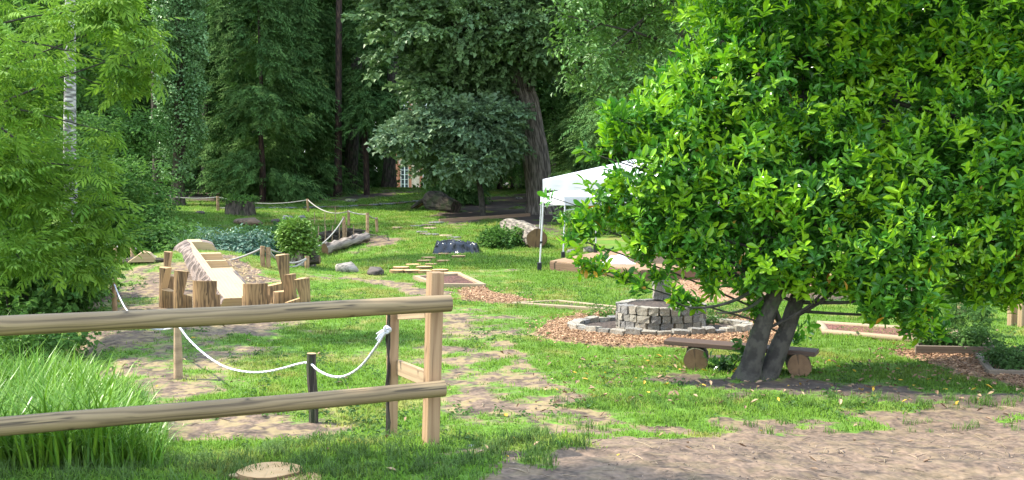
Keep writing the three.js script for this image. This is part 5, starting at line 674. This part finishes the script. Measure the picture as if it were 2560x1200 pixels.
{ const R = rng(15); const herbs = (pts, h, w, geo, cols, labels, nm) => pts.forEach(([px, py], i) => { const p = G(px, py).add(V(0, 0.1, 0)), o = thing(nm, labels[i], 'herb', p); crown(o, [[p.clone().add(V(0, h * 0.55, 0)), [w, h * 0.5, w]]], 34, geo, M.leaf, cols, { seed: px, gap: 0, scale: 0.42, name: 'foliage' }); mesh('stem', tube([V(0, -0.03, 0), V(0.01, h * 0.5, 0), V(0.015, h * 0.9, 0.01)], [0.006, 0.005, 0.003], { sides: 5 }), M.barksmooth, o); });
  herbs([[2312, 884], [2340, 886], [2372, 886], [2402, 888], [2440, 889], [2464, 890], [2350, 877], [2430, 878]], 0.15, 0.08, K.hazel, [[0.06, 0.14, 0.03], [0.12, 0.24, 0.05]], ['low spreading herb in the left corner of the brown planter', 'herb second from the left in the brown planter', 'upright herb in the middle of the brown planter', 'upright herb right of the middle in the brown planter', 'bushy herb towards the right of the brown planter', 'herb in the right corner of the brown planter', 'feathery herb at the back of the brown planter, left', 'feathery herb at the back of the brown planter, right'], 'herb_plant');
  herbs([[2500, 925], [2530, 930], [2560, 922], [2515, 915], [2545, 940]], 0.1, 0.12, K.hazel, [[0.06, 0.13, 0.03], [0.1, 0.2, 0.05]], ['small plant at the left of the dark planter', 'small plant in the middle of the dark planter', 'small plant at the far right of the dark planter', 'small plant at the back of the dark planter', 'small plant at the front of the dark planter'], 'seedling');
  for (const [px, py, h, label] of [[2420, 800, 0.8, 'tall feathery plant standing in the grass behind the brown planter'], [2385, 835, 0.5, 'shorter feathery plant just left of the tall one'], [2450, 840, 0.55, 'feathery plant just right of the tall one']]) { const p = G(px, py), o = thing('feathery_plant', label, 'plant', p); crown(o, [[p.clone().add(V(0, h * 0.5, 0)), [0.17, h * 0.48, 0.17]]], 150, K.ash, M.leaf, [[0.06, 0.15, 0.03], [0.1, 0.22, 0.05]], { seed: px, gap: 0, scale: 0.22, name: 'foliage' }); mesh('stem', tube([V(0, -0.03, 0), V(0.02, h * 0.5, 0), V(0.03, h * 0.95, 0)], [0.007, 0.006, 0.003], { sides: 5 }), M.barksmooth, o); } }
// ---------------------------------------------------------------- herb spiral of stacked stones
{
  const b = onG(RING[0], RING[1]), o = thing('herb_spiral', 'stacked stone herb spiral inside a low ring of stones', 'herb spiral', b), R = rng(61), S = [1, 2, 3, 4, 5, 6].map((s) => jitterBox(1, 1, 1, s * 7, { round: 0.1, jit: 0.06 })).map((g) => { const f = g.toNonIndexed(); f.computeVertexNormals(); return f; });
  let a = 0; while (a < 6.2) { const w = 0.13 + R() * 0.1, rx = 1.2, rz = 0.87, sp = Math.hypot(rx * Math.sin(a), rz * Math.cos(a)); const da = w / sp, m = mesh('edging_stone', S[(R() * 6) | 0], M.stones[(R() * 4) | 0], o), t = a + da / 2; const h = 0.1 + R() * 0.05; m.scale.set(w * 0.97, h, 0.13 + R() * 0.04); m.position.set(Math.cos(t) * rx, h / 2 - 0.02 + ground(b.x + Math.cos(t) * rx, b.z + Math.sin(t) * rz) - b.y, Math.sin(t) * rz); m.rotation.set((R() - 0.5) * 0.15, Math.atan2(-rz * Math.cos(t), -rx * Math.sin(t)) + (R() - 0.5) * 0.2, (R() - 0.5) * 0.1); a += da; }
  const rw = 0.54, cx = 0.0, cz = 0.05; let y = -0.02; for (let k = 0; k < 4; k++) { let t = R(); const end = t + 6.283, h = 0.10 + (k === 3 ? 0.015 : 0); while (t < end - 0.1) { const w = 0.1 + R() * 0.09, dt = Math.min(w / rw, end - t), m = mesh('wall_stone', S[(R() * 6) | 0], M.stones[(R() * 4) | 0], o), q = t + dt / 2, hh = h * (0.9 + R() * 0.08); m.scale.set(dt * rw * 0.98, hh, 0.13 + R() * 0.03); m.position.set(cx + Math.cos(q) * rw, y + hh / 2, cz + Math.sin(q) * rw); m.rotation.set((R() - 0.5) * 0.1, Math.PI / 2 - q + (R() - 0.5) * 0.12, (R() - 0.5) * 0.06); t += dt; } y += h; }
  for (let k = 0; k < 3; k++) for (let i = 0; i < 2; i++) { const m = mesh('wall_stone', S[(k * 2 + i) % 6], M.stones[(k + i * 2) % 4], o); m.scale.set(0.13, 0.1, 0.14); m.position.set(0.02 + i * 0.12, y + 0.045 + k * 0.095, -0.42); m.rotation.y = 0.1 * (k - i); }
  mesh('soil', new THREE.CylinderGeometry(0.5, 0.5, 0.4, 24).translate(cx, 0.17, cz), M.soil, o);
  const ring = new THREE.CircleGeometry(1, 48).rotateX(-Math.PI / 2).scale(1.17, 1, 0.84).translate(0, 0.05, 0); const u = ring.attributes.uv; for (let i = 0; i < u.count; i++) u.setXY(i, u.getX(i) * 3, u.getY(i) * 2); mesh('soil', ring, M.soil, o);
  const plants = [[1500, 800, 0.13, 'low plant at the left end inside the stone ring'], [1545, 805, 0.1, 'small seedling left of the spiral wall'], [1590, 815, 0.08, 'tiny seedling in front of the spiral wall, left'], [1690, 822, 0.1, 'small seedling in front of the spiral wall, middle'], [1790, 805, 0.16, 'leafy plant right of the spiral wall'], [1830, 800, 0.14, 'pale leafy plant at the right end inside the stone ring'], [1775, 815, 0.09, 'small plant in front of the leafy one, right of the wall']];
  for (const [px, py, h, label] of plants) { const p = G(px, py).add(V(0, 0.05, 0)), q = thing('herb_plant', label, 'herb', p); crown(q, [[p.clone().add(V(0, h * 0.5, 0)), [h * 1.3, h * 0.7, h * 1.0]]], 44, K.hazel, M.leaf, [[0.07, 0.16, 0.03], [0.14, 0.27, 0.05]], { seed: px, gap: 0, scale: 0.32, name: 'foliage' }); mesh('stem', tube([V(0, -0.02, 0), V(0, h * 0.7, 0)], [0.005, 0.003], { sides: 5 }), M.barksmooth, q); }
  for (const [px, py, label] of [[1665, 822, 'sprout with upright broad blades before the middle of the wall'], [1722, 824, 'sprout with broad blades right of the middle of the wall'], [1756, 826, 'sprout with broad blades at the right foot of the wall']]) { const p = G(px, py).add(V(0, 0.04, 0)); single('blade_sprout', blades(px, 6, 0.2, 0.035, 0.02, 0.6, 4), (() => { const m = M.reed.clone(); m.color = rgb(0.13, 0.27, 0.03); return m; })(), label, 'sprout', p); }
}
// ---------------------------------------------------------------- log bench under the tree
{
  const A = G(1735, 926), C = G(1993, 941), b = A.clone(), o = thing('log_bench', 'dark plank bench resting on two log rounds behind the twin trunks', 'bench', b);
  const r = 0.128, round = (p, s) => { const q = p.clone().sub(b); mesh('log_round', logGeo([V(q.x + 0.02, q.y + r - 0.02, q.z), V(q.x + 0.06, q.y + r - 0.02, q.z - 0.2), V(q.x + 0.1, q.y + r - 0.02, q.z - 0.42)], [r, r, r], { sides: 20, wob: 0.06, seed: s }), [M.bark, M.end], o); }; round(A, 3); round(C, 7);
  const a = at(1668, 867, -A.z + 0.35), c = at(2042, 898, -C.z + 0.1), len = a.distanceTo(c), m = mesh('plank', box(len, 0.05, 0.3, 0.006), M.darkplank, o); m.position.copy(a.clone().add(c).multiplyScalar(0.5).sub(b)); m.rotation.y = -Math.atan2(c.z - a.z, c.x - a.x); m.rotation.z = Math.atan2(c.y - a.y, Math.hypot(c.x - a.x, c.z - a.z));
  { const top = 2 * r - 0.02; m.position.y = Math.max(m.position.y, (A.y + C.y) / 2 - b.y + top + 0.02); }
  const p = G(1812, 898); const q = single('loose_plank', box(0.62, 0.03, 0.18), M.darkplank, 'dark loose board lying on the grass under the bench', 'board', p.add(V(0, 0.02, 0)), -0.12);
}
// ---------------------------------------------------------------- deck and white canopies
{
  const P = [[0.86, -25.35], [2.62, -22.9], [6.2, -23.2], [6.2, -28.4], [2.3, -28.9]], b = onG(P[0][0], P[0][1]), o = thing('timber_deck', 'low timber deck of planks under the white canopy', 'deck', b), H = 0.23 + 0.0;
  const dir = V(P[4][0] - P[0][0], 0, P[4][1] - P[0][1]).normalize(), nrm = V(-dir.z, 0, dir.x), pr = P.map(([x, z]) => [(x - b.x) * dir.x + (z - b.z) * dir.z, (x - b.x) * nrm.x + (z - b.z) * nrm.z]), lo = Math.min(...pr.map((p) => p[1])), hi = Math.max(...pr.map((p) => p[1]));
  const clip = (poly, f) => { const out = []; poly.forEach((p, i) => { const q = poly[(i + 1) % poly.length], a = f(p), c = f(q); if (a >= 0) out.push(p); if (a * c < 0) { const t = a / (a - c); out.push([lerp(p[0], q[0], t), lerp(p[1], q[1], t)]); } }); return out; };
  for (let s = lo; s < hi; s += 0.145) { const poly = clip(clip(pr, (p) => p[1] - s), (p) => s + 0.138 - p[1]); if (poly.length < 3) continue; const sh = new THREE.Shape(poly.map(([u, v]) => new THREE.Vector2(u, v))); let g = new THREE.ExtrudeGeometry(sh, { depth: 0.028, bevelEnabled: false }); grain(g, 3, 0.14, 0.03, s * 3.7); const mx = new THREE.Matrix4().makeBasis(dir, nrm, dir.clone().cross(nrm)); g.applyMatrix4(mx); const c = dir.clone().cross(nrm); if (c.y < 0) g.translate(0, 0.028, 0); const m = mesh('plank', g, M.deck, o); m.position.y = H - 0.028; }
  P.forEach(([x, z], i) => { const [x2, z2] = P[(i + 1) % P.length], len = Math.hypot(x2 - x, z2 - z); const m = mesh('fascia_board', box(len - 0.012, H + 0.06, 0.03, 0.004), M.deckside, o); m.position.set((x + x2) / 2 - b.x, H / 2 - 0.062, (z + z2) / 2 - b.z); m.rotation.y = -Math.atan2(z2 - z, x2 - x); });
}
function gazebo(c0, side, front, eave, apex, val, label, footNote) {                 // c0 near left foot; side, front: vectors to the other corners
  const b = c0.clone(), o = thing('canopy_tent', label, 'canopy', b), C = [V(0, 0, 0), front.clone(), front.clone().add(side), side.clone()], mid = front.clone().add(side).multiplyScalar(0.5);
  const pos = [], idx = [], n = 8; C.forEach((c, k) => { const e = C[(k + 1) % 4], base = pos.length / 3; for (let j = 0; j <= n; j++) for (let i = 0; i <= n; i++) { const t = i / n, s = j / n, p = c.clone().lerp(e, t).lerp(mid, s), dip = 0.06 * Math.sin(Math.PI * t) * Math.sin(Math.PI * s * 0.9); pos.push(p.x, lerp(eave, apex, s) - dip, p.z); } for (let j = 0; j < n; j++) for (let i = 0; i < n; i++) { const a = base + j * (n + 1) + i; idx.push(a, a + 1, a + n + 1, a + 1, a + n + 2, a + n + 1); } });
  let g = new THREE.BufferGeometry(); g.setAttribute('position', new THREE.Float32BufferAttribute(pos, 3)); g.setIndex(idx); g.computeVertexNormals(); const roof = mesh('roof_cloth', g, M.cloth, o);
  C.forEach((c, k) => { const e = C[(k + 1) % 4], ps = [], ix = [], m = 24; const out = c.clone().lerp(e, 0.5).sub(mid).normalize(); for (let j = 0; j <= 2; j++) for (let i = 0; i <= m; i++) { const t = i / m, p = c.clone().lerp(e, t); const w = 0.012 * Math.sin(t * 40 + k) * j / 2; ps.push(p.x + out.x * (0.012 + w), eave - val * j / 2 - 0.01 * Math.sin(Math.PI * t) * j, p.z + out.z * (0.012 + w)); } for (let j = 0; j < 2; j++) for (let i = 0; i < m; i++) { const a = j * (m + 1) + i; ix.push(a, a + m + 1, a + 1, a + 1, a + m + 1, a + m + 2); } const q = new THREE.BufferGeometry(); q.setAttribute('position', new THREE.Float32BufferAttribute(ps, 3)); q.setIndex(ix); q.computeVertexNormals(); mesh('valance', q, M.cloth, o); });
  C.forEach((c, k) => { const inn = mid.clone().sub(c).normalize().multiplyScalar(0.04), lift = ground(b.x + c.x, b.z + c.z) - b.y; const base = V(c.x - inn.x * 2, lift, c.z - inn.z * 2), topp = V(c.x + inn.x, eave - 0.03, c.z + inn.z); mesh('leg', tube([base, topp], [0.02, 0.022], { sides: 4, wob: 0 }), M.metal, o); const sleeve = base.clone().lerp(topp, 0.32); mesh('leg_clamp', box(0.06, 0.05, 0.06), M.black, o).position.copy(sleeve); const w = mesh('weight', box(0.1, 0.2, 0.13, 0.012), M.black, o); w.position.copy(base).add(V(0, footNote && k ? 0.3 : 0.1, 0)); });
  for (const k of [0, 2]) { const a = C[k].clone().setY(eave - 0.1), e = C[(k + 1) % 4].clone().setY(eave - 0.35), f = C[k].clone().setY(eave - 0.35), h = C[(k + 1) % 4].clone().setY(eave - 0.1); mesh('truss', tube([a, e], [0.012, 0.012], { sides: 4 }), M.metal, o); mesh('truss', tube([f, h], [0.011, 0.011], { sides: 4 }), M.metal, o); }
}
{ const c0 = G(1357, 678), s = V(1.42, 0, -2.85), f = V(2.85, 0, 1.42); gazebo(c0, s, f.multiplyScalar(0.98), 2.06, 2.52, 0.24, 'white square canopy tent with black leg weights over the deck', true);
  const c1 = G(1411, 648), s1 = G(1352, 622).sub(c1); gazebo(c1, s1, V(2.7, 0, -0.6), 1.62, 2.0, 0.22, 'lower white canopy tent standing behind the taller one', false); }
{ const p = at(1545, 664, 24.6); p.y = ground(p.x, p.z) + 0.225; const pos = [], idx = [], n = 26; for (let j = 0; j <= n; j++) for (let i = 0; i <= n; i++) { const u = i / n * 2 - 1, v = j / n * 2 - 1, r = Math.hypot(u, v); pos.push(u * 0.36, 0.012 + Math.max(0, 0.13 * sst(1, 0.3, r)) * (0.5 + vn(u * 3 + 5, v * 3 + 5, 0, 0, 3)) + 0.03 * vn(u * 8 + 9, v * 8 + 9, 0, 0, 5) * sst(1.1, 0.7, r), v * 0.3); } for (let j = 0; j < n; j++) for (let i = 0; i < n; i++) { const a = j * (n + 1) + i; idx.push(a, a + n + 1, a + 1, a + 1, a + n + 1, a + n + 2); } const g = new THREE.BufferGeometry(); g.setAttribute('position', new THREE.Float32BufferAttribute(pos, 3)); g.setIndex(idx); g.computeVertexNormals(); single('folded_sheet', g, M.white, 'crumpled pale sheet lying on the deck', 'sheet', p); }
// ---------------------------------------------------------------- posts at the right, stump in the foreground
for (const [px, py, h, w, label] of [[2530, 814, 0.78, 0.11, 'tall weathered gate post at the right edge, left of its pair'], [2556, 818, 0.8, 0.11, 'tall weathered gate post at the very right edge'], [2404, 786, 0.2, 0.11, 'short weathered post stub below the hanging leaves']]) { const p = G(px, py), m = single('gate_post', box(w, h + 0.1, w * 0.8), M.board, label, 'post', p.add(V(0, h / 2 - 0.05, 0)), 0.3, 'weathered posts'); }
{ const p = G(690, 1196), o = thing('cut_stump', 'freshly cut orange stump in the grass at the bottom edge', 'stump', p); const disc = (x, y, z, r, s, h) => mesh('cut_face', logGeo([V(x, -0.1, z), V(x, h, z)], [r * 1.05, r], { sides: 18, wob: 0.16, seed: s }), [M.seatbark, M.endfresh], o); disc(-0.04, 0, -0.03, 0.19, 3, 0.05); disc(0.16, 0, 0.12, 0.15, 5, 0.03); const ch = mesh('chip', jitterBox(0.07, 0.025, 0.04, 3), M.fresh, o); ch.position.set(-0.24, 0.03, 0.05); }
renderer.render(scene, camera);
